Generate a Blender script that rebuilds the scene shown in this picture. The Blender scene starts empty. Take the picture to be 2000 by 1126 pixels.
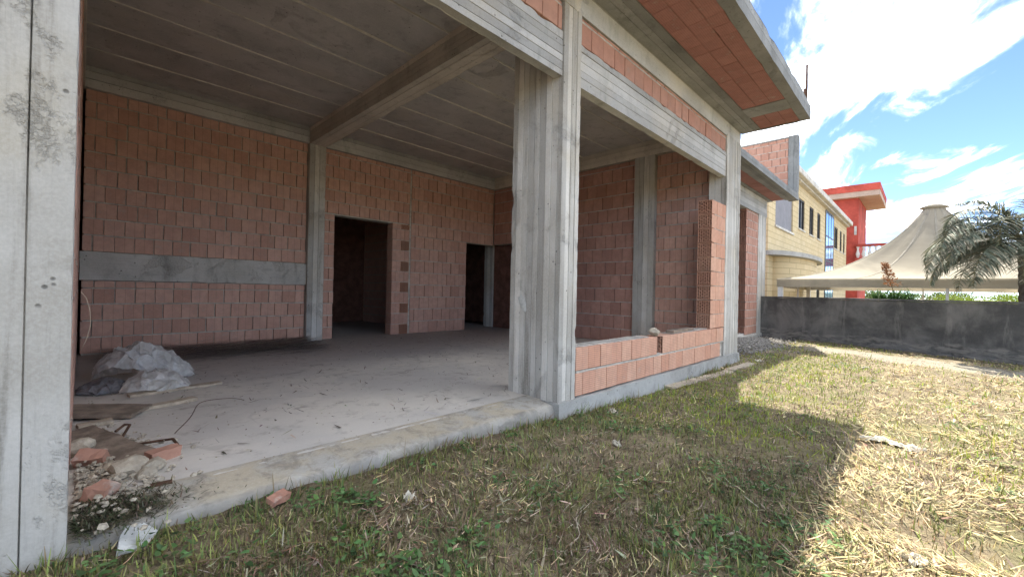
import bpy, bmesh, math, random
import numpy as np
from mathutils import Vector, Matrix, noise as mnoise

rnd = random.Random(7)
rng = np.random.default_rng(11)
SC = bpy.context.scene
COL = SC.collection
R = math.radians

# ------------------------------------------------------------------ camera
TH, PI_, RO, EYE = .7743, .004, .0207, 1.153
FWD = Vector((math.cos(TH) * math.cos(PI_), math.sin(TH) * math.cos(PI_), math.sin(PI_)))
R0 = Vector((math.sin(TH), -math.cos(TH), 0))
U0 = R0.cross(FWD)
RIGHT = R0 * math.cos(RO) + U0 * math.sin(RO)
UP = U0 * math.cos(RO) - R0 * math.sin(RO)
cd = bpy.data.cameras.new('camera')
cam = bpy.data.objects.new('camera', cd)
COL.objects.link(cam)
cd.sensor_width = 36
cd.sensor_fit = 'HORIZONTAL'
cd.lens = 823.45 * 36 / 2000
cd.clip_start = .05
cd.clip_end = 6000
m = Matrix((RIGHT, UP, -FWD)).transposed().to_4x4()
m.translation = Vector((0, 0, EYE))
cam.matrix_world = m
SC.camera = cam

# ------------------------------------------------------------------ light
SUN = Vector((3.75, 1.12, 4.8)).normalized()
EL = math.asin(SUN.z)
AZ = math.atan2(SUN.x, SUN.y)
w = bpy.data.worlds.new('World')
SC.world = w
w.use_nodes = True
nt = w.node_tree
nt.nodes.clear()


def N(t, typ, **k):
    n = t.nodes.new(typ)
    for a, b in k.items():
        setattr(n, a, b)
    return n


def lk(t, a, b):
    t.links.new(a, b)


def mth(t, op, a, b=None, c=None, clamp=False):
    n = N(t, 'ShaderNodeMath', operation=op, use_clamp=clamp)
    for i, x in enumerate((a, b, c)):
        if x is None:
            continue
        if isinstance(x, (int, float)):
            n.inputs[i].default_value = x
        else:
            lk(t, x, n.inputs[i])
    return n.outputs[0]


def mapr(t, v, a, b, c=0., d=1., smooth=True):
    n = N(t, 'ShaderNodeMapRange')
    n.interpolation_type = 'SMOOTHSTEP' if smooth else 'LINEAR'
    lk(t, v, n.inputs[0])
    for i, x in enumerate((a, b, c, d)):
        n.inputs[i + 1].default_value = x
    return n.outputs[0]


def mixc(t, f, a, b, mode='MIX'):
    n = N(t, 'ShaderNodeMix', data_type='RGBA', blend_type=mode)
    if isinstance(f, (int, float)):
        n.inputs[0].default_value = f
    else:
        lk(t, f, n.inputs[0])
    for i, x in ((6, a), (7, b)):
        if isinstance(x, (tuple, list)):
            n.inputs[i].default_value = (*x[:3], 1)
        else:
            lk(t, x, n.inputs[i])
    return n.outputs[2]


sky = N(nt, 'ShaderNodeTexSky', sky_type='NISHITA')
sky.sun_disc = False
sky.sun_elevation = EL
sky.sun_rotation = AZ
sky.altitude = 20
sky.air_density = .5
sky.dust_density = 0.0
sky.ozone_density = 3
tc = N(nt, 'ShaderNodeTexCoord')
sep = N(nt, 'ShaderNodeSeparateXYZ')
lk(nt, tc.outputs['Generated'], sep.inputs[0])
zc = mth(nt, 'ADD', mth(nt, 'MAXIMUM', sep.outputs[2], 0.), .06)
px = mth(nt, 'DIVIDE', sep.outputs[0], zc)
py = mth(nt, 'DIVIDE', sep.outputs[1], zc)
# banks of wispy cloud: stretched noise on a flat cloud layer, all over the sky
CA, COFF, C0, C1 = 16, (16.8, 3.5, 0), 1.31, 1.93
cmb = N(nt, 'ShaderNodeCombineXYZ')
A = R(CA)
pa = mth(nt, 'ADD', mth(nt, 'MULTIPLY', px, math.cos(A)), mth(nt, 'MULTIPLY', py, math.sin(A)))
pb = mth(nt, 'SUBTRACT', mth(nt, 'MULTIPLY', py, math.cos(A)), mth(nt, 'MULTIPLY', px, math.sin(A)))
lk(nt, mth(nt, 'MULTIPLY', pa, .62), cmb.inputs[0])
lk(nt, mth(nt, 'MULTIPLY', pb, 1.9), cmb.inputs[1])


def wn(scale, detail, rough, off, dist=0.):
    n_ = N(nt, 'ShaderNodeTexNoise')
    n_.inputs['Scale'].default_value = scale
    n_.inputs['Detail'].default_value = detail
    n_.inputs['Roughness'].default_value = rough
    n_.inputs['Distortion'].default_value = dist
    o_ = N(nt, 'ShaderNodeVectorMath', operation='ADD')
    o_.inputs[1].default_value = off
    lk(nt, cmb.outputs[0], o_.inputs[0])
    lk(nt, o_.outputs[0], n_.inputs['Vector'])
    return n_.outputs[0]


wisp = wn(1.9, 9, .6, (0, 0, 0), .6)
banks = wn(.62, 3, .5, COFF)
dens = mapr(nt, mth(nt, 'ADD', mth(nt, 'MULTIPLY', banks, 1.5), mth(nt, 'MULTIPLY', wisp, 1.25)), C0, C1)
cl = mth(nt, 'MULTIPLY', dens, mapr(nt, sep.outputs[2], .0, .06))
ccol = mixc(nt, mapr(nt, wisp, .40, .66), (5.2, 5.8, 6.6), (50., 50., 49.5))
skc = mixc(nt, cl, sky.outputs[0], ccol)
bg = N(nt, 'ShaderNodeBackground')
bg.inputs[1].default_value = .12
lk(nt, skc, bg.inputs[0])
ow = N(nt, 'ShaderNodeOutputWorld')
lk(nt, bg.outputs[0], ow.inputs[0])

sl = bpy.data.lights.new('sun', 'SUN')
sl.energy = 4.5
sl.angle = R(.55)
sl.color = (1, .94, .82)
so = bpy.data.objects.new('sun', sl)
so.rotation_euler = SUN.to_track_quat('Z', 'Y').to_euler()
so.location = (10, 5, 15)
COL.objects.link(so)
SC.view_settings.view_transform = 'Standard'
SC.view_settings.look = 'None'
SC.view_settings.gamma = 1
SC.view_settings.exposure = 1.42
SC.cycles.max_bounces = 12
SC.cycles.diffuse_bounces = 10
SC.cycles.use_denoising = True


# ------------------------------------------------------------------ materials
def mat(name):
    mt = bpy.data.materials.new(name)
    mt.use_nodes = True
    t = mt.node_tree
    b = t.nodes['Principled BSDF']
    b.inputs['Roughness'].default_value = .9
    b.inputs['Specular IOR Level'].default_value = .25
    return mt, t, b


def noise(t, vec, scale, detail=5, rough=.6, dist=0., sc3=None):
    if sc3:
        mp = N(t, 'ShaderNodeMapping')
        mp.inputs['Scale'].default_value = sc3
        lk(t, vec, mp.inputs[0])
        vec = mp.outputs[0]
    n = N(t, 'ShaderNodeTexNoise')
    n.inputs['Scale'].default_value = scale
    n.inputs['Detail'].default_value = detail
    n.inputs['Roughness'].default_value = rough
    n.inputs['Distortion'].default_value = dist
    lk(t, vec, n.inputs['Vector'])
    return n.outputs[0]


def bump(t, b, h, dist=.004, strength=.6, prev=None):
    n = N(t, 'ShaderNodeBump')
    n.inputs['Strength'].default_value = strength
    n.inputs['Distance'].default_value = dist
    lk(t, h, n.inputs['Height'])
    if prev:
        lk(t, prev, n.inputs['Normal'])
    lk(t, n.outputs[0], b.inputs['Normal'])
    return n.outputs[0]


def objco(t, rand=False):
    c = N(t, 'ShaderNodeTexCoord').outputs['Object']
    if rand:
        oi = N(t, 'ShaderNodeObjectInfo')
        a = N(t, 'ShaderNodeVectorMath', operation='SCALE')
        a.inputs[0].default_value = (37, 61, 23)
        lk(t, oi.outputs['Random'], a.inputs['Scale'])
        s = N(t, 'ShaderNodeVectorMath', operation='ADD')
        lk(t, c, s.inputs[0])
        lk(t, a.outputs[0], s.inputs[1])
        return c, s.outputs[0], oi.outputs['Random']
    return c


def concrete(name, c1, c2, grain='z', stain=(.16, .15, .13), stain_amt=.5, warm=None, tone=True):
    mt, t, b = mat(name)
    c = objco(t)
    g3 = {'z': (14, 14, .55), 'x': (.55, 14, 14), 'y': (14, .55, 14), 'n': (5, 5, 5)}[grain]
    s3 = {'z': (5, 5, .35), 'x': (3, 3, .8), 'y': (3, 3, .8), 'n': (2, 2, 2)}[grain]
    big = noise(t, c, 1.3, 4, .6, .3)
    st = noise(t, c, 1.6, 6, .65, .2, s3)
    gr = noise(t, c, 3.2, 6, .7, .2, g3)
    fine = noise(t, c, 60, 4, .7)
    col = mixc(t, mapr(t, big, .35, .68), c1, c2)
    if warm:
        col = mixc(t, mth(t, 'MULTIPLY', mapr(t, noise(t, c, .9, 5, .6), .5, .7), .6), col, warm)
    col = mixc(t, mth(t, 'MULTIPLY', mapr(t, st, .53, .74), stain_amt), col, stain)
    col = mixc(t, mth(t, 'MULTIPLY', mapr(t, gr, .5, .78), .28), col, [x * .5 for x in c2])
    col = mixc(t, mth(t, 'MULTIPLY', mapr(t, fine, .35, .7), .22), col, [min(1, x * 1.4) for x in c1])
    vo = N(t, 'ShaderNodeTexVoronoi')
    vo.inputs['Scale'].default_value = 13
    vo.inputs['Randomness'].default_value = 1.
    lk(t, c, vo.inputs['Vector'])
    sel = noise(t, c, 5, 2)
    pit = mth(t, 'MULTIPLY', mapr(t, vo.outputs['Distance'], .06, .16, 1, 0), mapr(t, sel, .5, .56))
    col = mixc(t, mth(t, 'MULTIPLY', pit, .75), col, (.1, .095, .085))
    hc = mth(t, 'MULTIPLY', mapr(t, noise(t, c, 1.7, 5, .6, .8), .58, .64), mapr(t, noise(t, c, 42, 4, .75), .44, .58))
    col = mixc(t, mth(t, 'MULTIPLY', hc, .08), col, [x * .42 for x in c2])
    col = mixc(t, mth(t, 'MULTIPLY', mapr(t, noise(t, c, 3.3, 6, .75, .5), .54, .72), .45), col, [x * .55 for x in c2])
    if tone:
        ta = N(t, 'ShaderNodeAttribute', attribute_name='tone')
        col = mixc(t, 1., col, ta.outputs['Color'], 'MULTIPLY')
    lk(t, col, b.inputs['Base Color'])
    h = mth(t, 'ADD', mth(t, 'MULTIPLY', gr, 1.0), mth(t, 'MULTIPLY', fine, .35))
    h = mth(t, 'SUBTRACT', h, mth(t, 'ADD', mth(t, 'MULTIPLY', pit, 1.2), mth(t, 'MULTIPLY', hc, 1.6)))
    bump(t, b, h, .006, .75)
    return mt


def brickmat(name, ramp, groove=None, dust=.35, dustc=(.45, .38, .32)):
    mt, t, b = mat(name)
    c, cr, rv = objco(t, True)
    cr_ = N(t, 'ShaderNodeValToRGB')
    el = cr_.color_ramp.elements
    for i, x in enumerate(ramp):
        e = el[i] if i < 2 else el.new(.5)
        e.position = i / (len(ramp) - 1)
        e.color = (*x, 1)
    lk(t, rv, cr_.inputs[0])
    n1 = noise(t, cr, 7, 5, .65)
    n2 = noise(t, cr, 38, 4, .7)
    col = mixc(t, mth(t, 'MULTIPLY', mapr(t, n1, .3, .75), .45), cr_.outputs[0], [x * .62 for x in ramp[0]])
    col = mixc(t, mth(t, 'MULTIPLY', mapr(t, n1, .56, .74), dust), col, dustc)
    col = mixc(t, mth(t, 'MULTIPLY', mapr(t, n2, .45, .8), .3), col, [min(1, x * 1.35) for x in ramp[-1]])
    h = mth(t, 'ADD', mth(t, 'MULTIPLY', n2, .5), mth(t, 'MULTIPLY', n1, .4))
    if groove:
        sp = N(t, 'ShaderNodeSeparateXYZ')
        lk(t, c, sp.inputs[0])
        ax, freq, amt = groove
        s = mth(t, 'SINE', mth(t, 'ADD', mth(t, 'MULTIPLY', sp.outputs[ax], 6.2832 * freq), mth(t, 'MULTIPLY', n1, 1.6)))
        s = mapr(t, s, .35, .95)
        col = mixc(t, mth(t, 'MULTIPLY', s, amt), col, [x * .48 for x in ramp[0]])
        h = mth(t, 'SUBTRACT', h, mth(t, 'MULTIPLY', s, .9))
        if ax == 2:
            s2 = mapr(t, mth(t, 'ABSOLUTE', mth(t, 'SUBTRACT', sp.outputs[0], .119)), .0015, .004, 1, 0)
            col = mixc(t, mth(t, 'MULTIPLY', s2, .45), col, [x * .4 for x in ramp[0]])
    lk(t, col, b.inputs['Base Color'])
    bump(t, b, h, .004, .6)
    return mt


def plain(name, c, rough=.85, var=.25, scale=6, spec=.25, c2=None, bd=.003):
    mt, t, b = mat(name)
    co, cr, rv = objco(t, True)
    n1 = noise(t, cr, scale, 6, .65)
    n2 = noise(t, cr, scale * 9, 3, .6)
    col = mixc(t, mapr(t, n1, .3, .7), [x * (1 - var) for x in c], c2 or [min(1, x * (1 + var)) for x in c])
    col = mixc(t, mth(t, 'MULTIPLY', mapr(t, n2, .4, .8), .35), col, [x * .6 for x in c])
    lk(t, col, b.inputs['Base Color'])
    b.inputs['Roughness'].default_value = rough
    b.inputs['Specular IOR Level'].default_value = spec
    bump(t, b, n2, bd, .5)
    return mt


def attrmat(name, rough=.75, trans=.25, spec=.2):
    mt, t, b = mat(name)
    a = N(t, 'ShaderNodeAttribute', attribute_name='col')
    lk(t, a.outputs['Color'], b.inputs['Base Color'])
    b.inputs['Roughness'].default_value = rough
    b.inputs['Specular IOR Level'].default_value = spec
    if trans:
        tr = N(t, 'ShaderNodeBsdfTranslucent')
        lk(t, a.outputs['Color'], tr.inputs[0])
        mx = N(t, 'ShaderNodeMixShader')
        mx.inputs[0].default_value = trans
        lk(t, b.outputs[0], mx.inputs[1])
        lk(t, tr.outputs[0], mx.inputs[2])
        lk(t, mx.outputs[0], t.nodes['Material Output'].inputs[0])
    return mt


M = {}
M['conc_z'] = concrete('board_marked_concrete_vertical', (.60, .585, .545), (.455, .43, .38), 'z', (.22, .20, .165), .8, (.52, .465, .36))
M['conc_x'] = concrete('board_marked_concrete_along', (.53, .53, .515), (.42, .415, .395), 'x', (.23, .255, .225), .5, (.55, .51, .44))
M['conc_y'] = concrete('board_marked_concrete_across', (.66, .61, .53), (.53, .485, .42), 'y', (.26, .235, .195), .5)
M['conc_n'] = concrete('rough_concrete', (.54, .52, .47), (.42, .40, .36), 'n', (.2, .185, .16), .6, (.52, .44, .32), False)
M['ceil'] = concrete('sooty_ceiling_concrete', (.47, .455, .445), (.36, .35, .345), 'x', (.22, .21, .205), .6, (.45, .42, .37), False)
M['band'] = concrete('grey_band_concrete', (.52, .50, .465), (.40, .385, .35), 'x', (.2, .185, .16), .7, None, False)
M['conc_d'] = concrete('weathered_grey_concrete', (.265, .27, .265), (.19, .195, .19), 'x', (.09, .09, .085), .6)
M['conc_f'] = concrete('footing_concrete', (.40, .40, .38), (.30, .295, .275), 'n', (.16, .15, .135), .6, None, False)
M['mortar'] = plain('mortar', (.48, .45, .40), .95, .25, 9, c2=(.6, .56, .49), bd=.006)
RW = [(.53, .31, .24), (.66, .42, .335), (.60, .36, .28)]
M['brick'] = brickmat('interior_clay_brick', RW, (2, 58, .12), .4, (.56, .47, .40))
M['brick_v'] = brickmat('vertically_scored_brick', [(.44, .24, .19), (.60, .35, .28), (.50, .28, .225)], (0, 62, .45), .2)
M['brick_p'] = brickmat('fresh_scored_brick', [(.64, .355, .25), (.70, .43, .31), (.62, .33, .225)], (2, 44, .5), .25, (.64, .56, .48))
M['brick_b'] = brickmat('broken_dusty_brick', [(.40, .205, .145), (.46, .26, .19), (.42, .23, .165)], None, .85, (.47, .41, .35))
M['brick_u'] = brickmat('upper_band_brick', [(.50, .26, .19), (.58, .33, .25), (.50, .28, .21)], (0, 55, .15), .3)
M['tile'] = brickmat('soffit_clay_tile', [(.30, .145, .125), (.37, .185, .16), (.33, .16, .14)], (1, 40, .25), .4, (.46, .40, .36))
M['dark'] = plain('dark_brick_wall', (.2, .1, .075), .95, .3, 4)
M['wood'] = plain('weathered_wood', (.25, .2, .155), .9, .35, 8)
M['palewood'] = plain('pale_weathered_wood', (.45, .38, .29), .9, .3, 9)
M['rust'] = plain('rusty_steel', (.10, .055, .035), .8, .4, 20)
M['stone'] = plain('pale_rubble_stone', (.42, .37, .29), .95, .3, 8, bd=.008)
M['plaster'] = plain('white_plaster', (.50, .505, .48), .9, .25, 8)
M['white'] = plain('white_scrap', (.72, .71, .66), .8, .15, 14)
M['rag'] = plain('soiled_cloth', (.60, .55, .44), .9, .25, 18)
M['redpaint'] = plain('red_render', (.46, .085, .06), .9, .28, .7)
M['tan'] = plain('tan_render', (.48, .36, .29), .9, .1, 1.2)
M['coping'] = plain('pale_coping', (.58, .56, .51), .9, .2, 2)
M['whitepost'] = plain('white_painted_post', (.75, .74, .71), .7, .08, 3)
M['darkframe'] = plain('dark_frame', (.05, .045, .04), .5, .2, 3)
M['mauve'] = plain('dim_shutter', (.2, .19, .2), .6, .15, 2)
M['rail'] = plain('grey_steel', (.2, .2, .2), .6, .2, 5)

# floor slab: dusty concrete with dark trails
mt, t, b = mat('dusty_concrete_floor')
c = objco(t)
n1 = noise(t, c, .8, 6, .6, .4)
n2 = noise(t, c, 5, 6, .7)
n3 = noise(t, c, 45, 4, .7)
col = mixc(t, mapr(t, n1, .35, .65), (.54, .515, .475), (.64, .60, .535))
col = mixc(t, mth(t, 'MULTIPLY', mapr(t, n2, .52, .72), .7), col, (.36, .33, .295))
col = mixc(t, mth(t, 'MULTIPLY', mapr(t, n3, .5, .8), .4), col, (.68, .65, .59))
stn = mth(t, 'MULTIPLY', mapr(t, noise(t, c, 1.1, 6, .7, 1.2, (1, 2.2, 1)), .55, .66), mapr(t, n2, .4, .6))
col = mixc(t, mth(t, 'MULTIPLY', stn, .55), col, (.27, .235, .205))
spl = mapr(t, noise(t, c, 3.2, 6, .75, .6), .64, .70)
col = mixc(t, mth(t, 'MULTIPLY', spl, .6), col, (.70, .68, .63))
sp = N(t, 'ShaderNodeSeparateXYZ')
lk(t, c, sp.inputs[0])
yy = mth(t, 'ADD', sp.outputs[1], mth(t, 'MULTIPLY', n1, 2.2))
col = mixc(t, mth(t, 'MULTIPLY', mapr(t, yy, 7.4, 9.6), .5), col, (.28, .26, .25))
vo = N(t, 'ShaderNodeTexVoronoi', feature='DISTANCE_TO_EDGE')
vo.inputs['Scale'].default_value = .45
dv = N(t, 'ShaderNodeVectorMath', operation='ADD')
lk(t, c, dv.inputs[0])
wv = N(t, 'ShaderNodeTexNoise')
wv.inputs['Scale'].default_value = 2.
lk(t, c, wv.inputs['Vector'])
lk(t, wv.outputs['Color'], dv.inputs[1])
lk(t, dv.outputs[0], vo.inputs['Vector'])
cr = mapr(t, vo.outputs['Distance'], .002, .012, 1, 0)
col = mixc(t, mth(t, 'MULTIPLY', mth(t, 'MULTIPLY', cr, mapr(t, n1, .45, .6)), .3), col, (.2, .185, .17))
lk(t, col, b.inputs['Base Color'])
bump(t, b, mth(t, 'SUBTRACT', mth(t, 'ADD', n3, n2), mth(t, 'MULTIPLY', cr, .3)), .006, .5)
M['floor'] = mt

# threshold: sandy worn concrete
mt, t, b = mat('sandy_threshold')
c = objco(t)
n1 = noise(t, c, 2.2, 6, .65, .3)
n3 = noise(t, c, 55, 4, .7)
col = mixc(t, mapr(t, n1, .40, .62), (.46, .40, .30), (.42, .40, .36))
col = mixc(t, mth(t, 'MULTIPLY', mapr(t, noise(t, c, 7, 6, .75), .5, .68), .75), col, (.25, .225, .185))
col = mixc(t, mth(t, 'MULTIPLY', mapr(t, n3, .45, .8), .4), col, (.6, .56, .46))
lk(t, col, b.inputs['Base Color'])
bump(t, b, mth(t, 'ADD', n3, n1), .008, .7)
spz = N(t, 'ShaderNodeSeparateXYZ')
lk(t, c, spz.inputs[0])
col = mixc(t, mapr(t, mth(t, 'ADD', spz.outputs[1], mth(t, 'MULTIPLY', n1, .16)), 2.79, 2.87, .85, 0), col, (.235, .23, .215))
col = mixc(t, mth(t, 'MULTIPLY', mapr(t, noise(t, c, 5, 6, .75, .8), .48, .66), .55), col, (.17, .155, .13))
lk(t, col, b.inputs['Base Color'])
M['sill'] = mt

# ground soil, straw litter and a bare dusty path
mt, t, b = mat('weedy_soil')
c = objco(t)
n1 = noise(t, c, .9, 6, .62, .3)
n2 = noise(t, c, 7, 6, .7, .4)
n3 = noise(t, c, 42, 5, .75, .6)
col = mixc(t, mapr(t, n2, .32, .68), (.13, .098, .065), (.32, .255, .155))
col = mixc(t, mth(t, 'MULTIPLY', mapr(t, n3, .45, .7), .55), col, (.46, .385, .24))
col = mixc(t, mth(t, 'MULTIPLY', mapr(t, n1, .5, .66), .5), col, (.16, .17, .06))
sp = N(t, 'ShaderNodeSeparateXYZ')
lk(t, c, sp.inputs[0])
# path runs roughly parallel to the boundary wall, 1.6 m in front of it
pd = mth(t, 'ADD', mth(t, 'SUBTRACT', sp.outputs[0], mth(t, 'MULTIPLY', sp.outputs[1], .41)), -12.55)
pd = mth(t, 'ABSOLUTE', mth(t, 'ADD', pd, mth(t, 'MULTIPLY', mth(t, 'SUBTRACT', n1, .5), 1.6)))
pm = mth(t, 'MULTIPLY', mapr(t, pd, .35, 1.0, 1, 0), mapr(t, sp.outputs[1], 1.6, 2.8, 1, 0))
pm = mth(t, 'MULTIPLY', pm, mapr(t, n2, .25, .5))
col = mixc(t, mth(t, 'MULTIPLY', pm, .9), col, (.36, .325, .255))
lk(t, col, b.inputs['Base Color'])
bump(t, b, mth(t, 'ADD', n3, mth(t, 'MULTIPLY', n2, 1.5)), .03, .8)
M['soil'] = mt

# boundary wall: blackened render
mt, t, b = mat('blackened_render')
c = objco(t)
n1 = noise(t, c, 1.2, 6, .65, .4)
n2 = noise(t, c, 1.4, 6, .7, .2, (3, 3, .5))
n3 = noise(t, c, 30, 4, .7)
sp = N(t, 'ShaderNodeSeparateXYZ')
lk(t, c, sp.inputs[0])
col = mixc(t, mapr(t, n1, .35, .68), (.085, .085, .083), (.21, .205, .195))
col = mixc(t, mth(t, 'MULTIPLY', mapr(t, n2, .52, .72), .6), col, (.29, .28, .26))
lo = mapr(t, mth(t, 'ADD', sp.outputs[2], mth(t, 'MULTIPLY', n1, .5)), .28, .36, 1, 0)
lo = mth(t, 'MULTIPLY', lo, mapr(t, noise(t, c, 3, 6, .7, .3, (1, 1, 4)), .42, .6))
col = mixc(t, mth(t, 'MULTIPLY', lo, .6), col, (.36, .34, .30))
col = mixc(t, mth(t, 'MULTIPLY', mapr(t, n3, .5, .8), .35), col, (.21, .2, .18))
lk(t, col, b.inputs['Base Color'])
bump(t, b, mth(t, 'ADD', mth(t, 'ADD', n3, n1), mth(t, 'MULTIPLY', lo, 1.)), .015, .7)
M['blackwall'] = mt

# yellow block wall of the far building
mt, t, b = mat('yellow_block_facing')
c = objco(t)
sp = N(t, 'ShaderNodeSeparateXYZ')
lk(t, c, sp.inputs[0])
cm = N(t, 'ShaderNodeCombineXYZ')
lk(t, mth(t, 'ADD', sp.outputs[0], sp.outputs[1]), cm.inputs[0])
lk(t, sp.outputs[2], cm.inputs[1])
bt = N(t, 'ShaderNodeTexBrick')
bt.inputs['Scale'].default_value = 1
bt.inputs['Mortar Size'].default_value = .012
bt.inputs['Brick Width'].default_value = .75
bt.inputs['Row Height'].default_value = .27
bt.inputs['Color1'].default_value = (.60, .485, .285, 1)
bt.inputs['Color2'].default_value = (.65, .535, .335, 1)
bt.inputs['Mortar'].default_value = (.38, .30, .165, 1)
lk(t, cm.outputs[0], bt.inputs['Vector'])
n1 = noise(t, c, .6, 6, .6, .2, (1, 1, .5))
n2 = noise(t, c, 12, 4, .7)
col = mixc(t, mth(t, 'MULTIPLY', mapr(t, n1, .5, .75), .35), bt.outputs[0], (.40, .31, .17))
col = mixc(t, mth(t, 'MULTIPLY', mapr(t, n2, .45, .75), .25), col, (.7, .57, .34))
lk(t, col, b.inputs['Base Color'])
bump(t, b, mth(t, 'SUBTRACT', n2, bt.outputs['Fac']), .02, .6)
M['yellow'] = mt

# glass
mt, t, b = mat('window_glass')
b.inputs['Base Color'].default_value = (.03, .035, .045, 1)
b.inputs['Roughness'].default_value = .04
b.inputs['Specular IOR Level'].default_value = .8
M['glass'] = mt
mt, t, b = mat('blue_reflective_glass')
b.inputs['Base Color'].default_value = (.16, .32, .55, 1)
b.inputs['Roughness'].default_value = .08
b.inputs['Metallic'].default_value = .55
M['blueglass'] = mt

# tent cloth
mt, t, b = mat('weathered_tent_cloth')
c = objco(t)
n1 = noise(t, c, .45, 6, .65, .4, (1, 1, .35))
n2 = noise(t, c, 8, 4, .6)
col = mixc(t, mapr(t, n1, .35, .66), (.52, .465, .36), (.33, .295, .23))
col = mixc(t, mth(t, 'MULTIPLY', mapr(t, n2, .5, .8), .25), col, (.34, .31, .25))
lk(t, col, b.inputs['Base Color'])
tr = N(t, 'ShaderNodeBsdfTranslucent')
lk(t, col, tr.inputs[0])
mx = N(t, 'ShaderNodeMixShader')
mx.inputs[0].default_value = .3
lk(t, b.outputs[0], mx.inputs[1])
lk(t, tr.outputs[0], mx.inputs[2])
lk(t, mx.outputs[0], t.nodes['Material Output'].inputs[0])
M['tent'] = mt

# dusty translucent plastic
mt, t, b = mat('dusty_plastic_sheet')
c = objco(t)
n1 = noise(t, c, 7, 6, .65, .5)
col = mixc(t, mapr(t, n1, .35, .68), (.68, .67, .63), (.86, .86, .84))
lk(t, col, b.inputs['Base Color'])
b.inputs['Roughness'].default_value = .32
b.inputs['Specular IOR Level'].default_value = .5
tr = N(t, 'ShaderNodeBsdfTranslucent')
lk(t, col, tr.inputs[0])
tp = N(t, 'ShaderNodeBsdfTransparent')
mx = N(t, 'ShaderNodeMixShader')
mx.inputs[0].default_value = .3
lk(t, b.outputs[0], mx.inputs[1])
lk(t, tr.outputs[0], mx.inputs[2])
m2 = N(t, 'ShaderNodeMixShader')
lk(t, mapr(t, n1, .4, .65, .16, .02), m2.inputs[0])
lk(t, mx.outputs[0], m2.inputs[1])
lk(t, tp.outputs[0], m2.inputs[2])
lk(t, m2.outputs[0], t.nodes['Material Output'].inputs[0])
bump(t, b, n1, .02, .6)
M['plastic'] = mt
M['plastic_d'] = plain('dark_dusty_plastic', (.2, .195, .2), .5, .3, 7)
M['bark'] = plain('grey_brown_bark', (.17, .145, .12), .95, .35, 12, bd=.02)
M['seam'] = plain('tent_seam', (.36, .32, .25), .9, .2, 3)
M['plant'] = attrmat('plant_blades', .7, .3)
M['palm'] = attrmat('palm_leaflets', .65, .12, .2)
M['straw'] = attrmat('dry_straw', .8, .15)


# ------------------------------------------------------------------ mesh helpers
def link(name, me, mt=None, parent=None, mw=None):
    o = bpy.data.objects.new(name, me)
    COL.objects.link(o)
    if mt and me is not None and not me.materials:
        me.materials.append(M[mt] if isinstance(mt, str) else mt)
    if parent:
        o.parent = parent
    if mw is not None:
        o.matrix_basis = mw
    return o


def mesh(name, v, f, smooth=False):
    me = bpy.data.meshes.new(name)
    me.from_pydata([tuple(x) for x in v], [], f)
    if smooth:
        me.polygons.foreach_set('use_smooth', [True] * len(f))
    me.update()
    return me


def tag(o, label=None, cat=None, group=None, kind=None):
    for a, b in (('label', label), ('category', cat), ('group', group), ('kind', kind)):
        if b:
            o[a] = b
    return o


def empty(name, loc=(0, 0, 0), label=None, cat=None, group=None):
    o = bpy.data.objects.new(name, None)
    o.location = loc
    o.empty_display_size = .2
    COL.objects.link(o)
    return tag(o, label, cat, group)


BOXF = [(0, 3, 2, 1), (4, 5, 6, 7), (0, 1, 5, 4), (1, 2, 6, 5), (2, 3, 7, 6), (3, 0, 4, 7)]


def boxv(a, b):
    x0, y0, z0 = a
    x1, y1, z1 = b
    return [(x0, y0, z0), (x1, y0, z0), (x1, y1, z0), (x0, y1, z0), (x0, y0, z1), (x1, y0, z1), (x1, y1, z1), (x0, y1, z1)]


def box(name, a, b, mt, parent=None, bev=0.):
    me = mesh(name, boxv(a, b), BOXF)
    if bev:
        bm = bmesh.new()
        bm.from_mesh(me)
        bmesh.ops.bevel(bm, geom=bm.edges[:], offset=bev, segments=1, affect='EDGES')
        bm.to_mesh(me)
        bm.free()
    return link(name, me, mt, parent)


def rough_box(name, a, b, mt, parent=None, step=.12, amp=.012, freq=3., seed=0., fn=None):
    """a box cut into a fine grid and pushed about by noise: worn cast concrete"""
    bm = bmesh.new()
    bmesh.ops.create_cube(bm, size=1)
    for v in bm.verts:
        v.co = Vector([a[i] + (v.co[i] + .5) * (b[i] - a[i]) for i in range(3)])
    for ax in range(3):
        n = max(1, min(160, int((b[ax] - a[ax]) / step)))
        for k in range(1, n):
            p = Vector((0, 0, 0))
            p[ax] = a[ax] + (b[ax] - a[ax]) * k / n
            q = Vector((0, 0, 0))
            q[ax] = 1
            bmesh.ops.bisect_plane(bm, geom=bm.verts[:] + bm.edges[:] + bm.faces[:], plane_co=p, plane_no=q)
    for v in bm.verts:
        p = v.co * freq + Vector((seed, seed * 1.7, 0))
        d = mnoise.noise_vector(p) * amp + mnoise.noise_vector(p * 4.1) * amp * .5
        v.co += d
        if fn:
            v.co = Vector(fn(v.co))
    me = bpy.data.meshes.new(name)
    bm.to_mesh(me)
    bm.free()
    return link(name, me, mt, parent)


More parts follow.
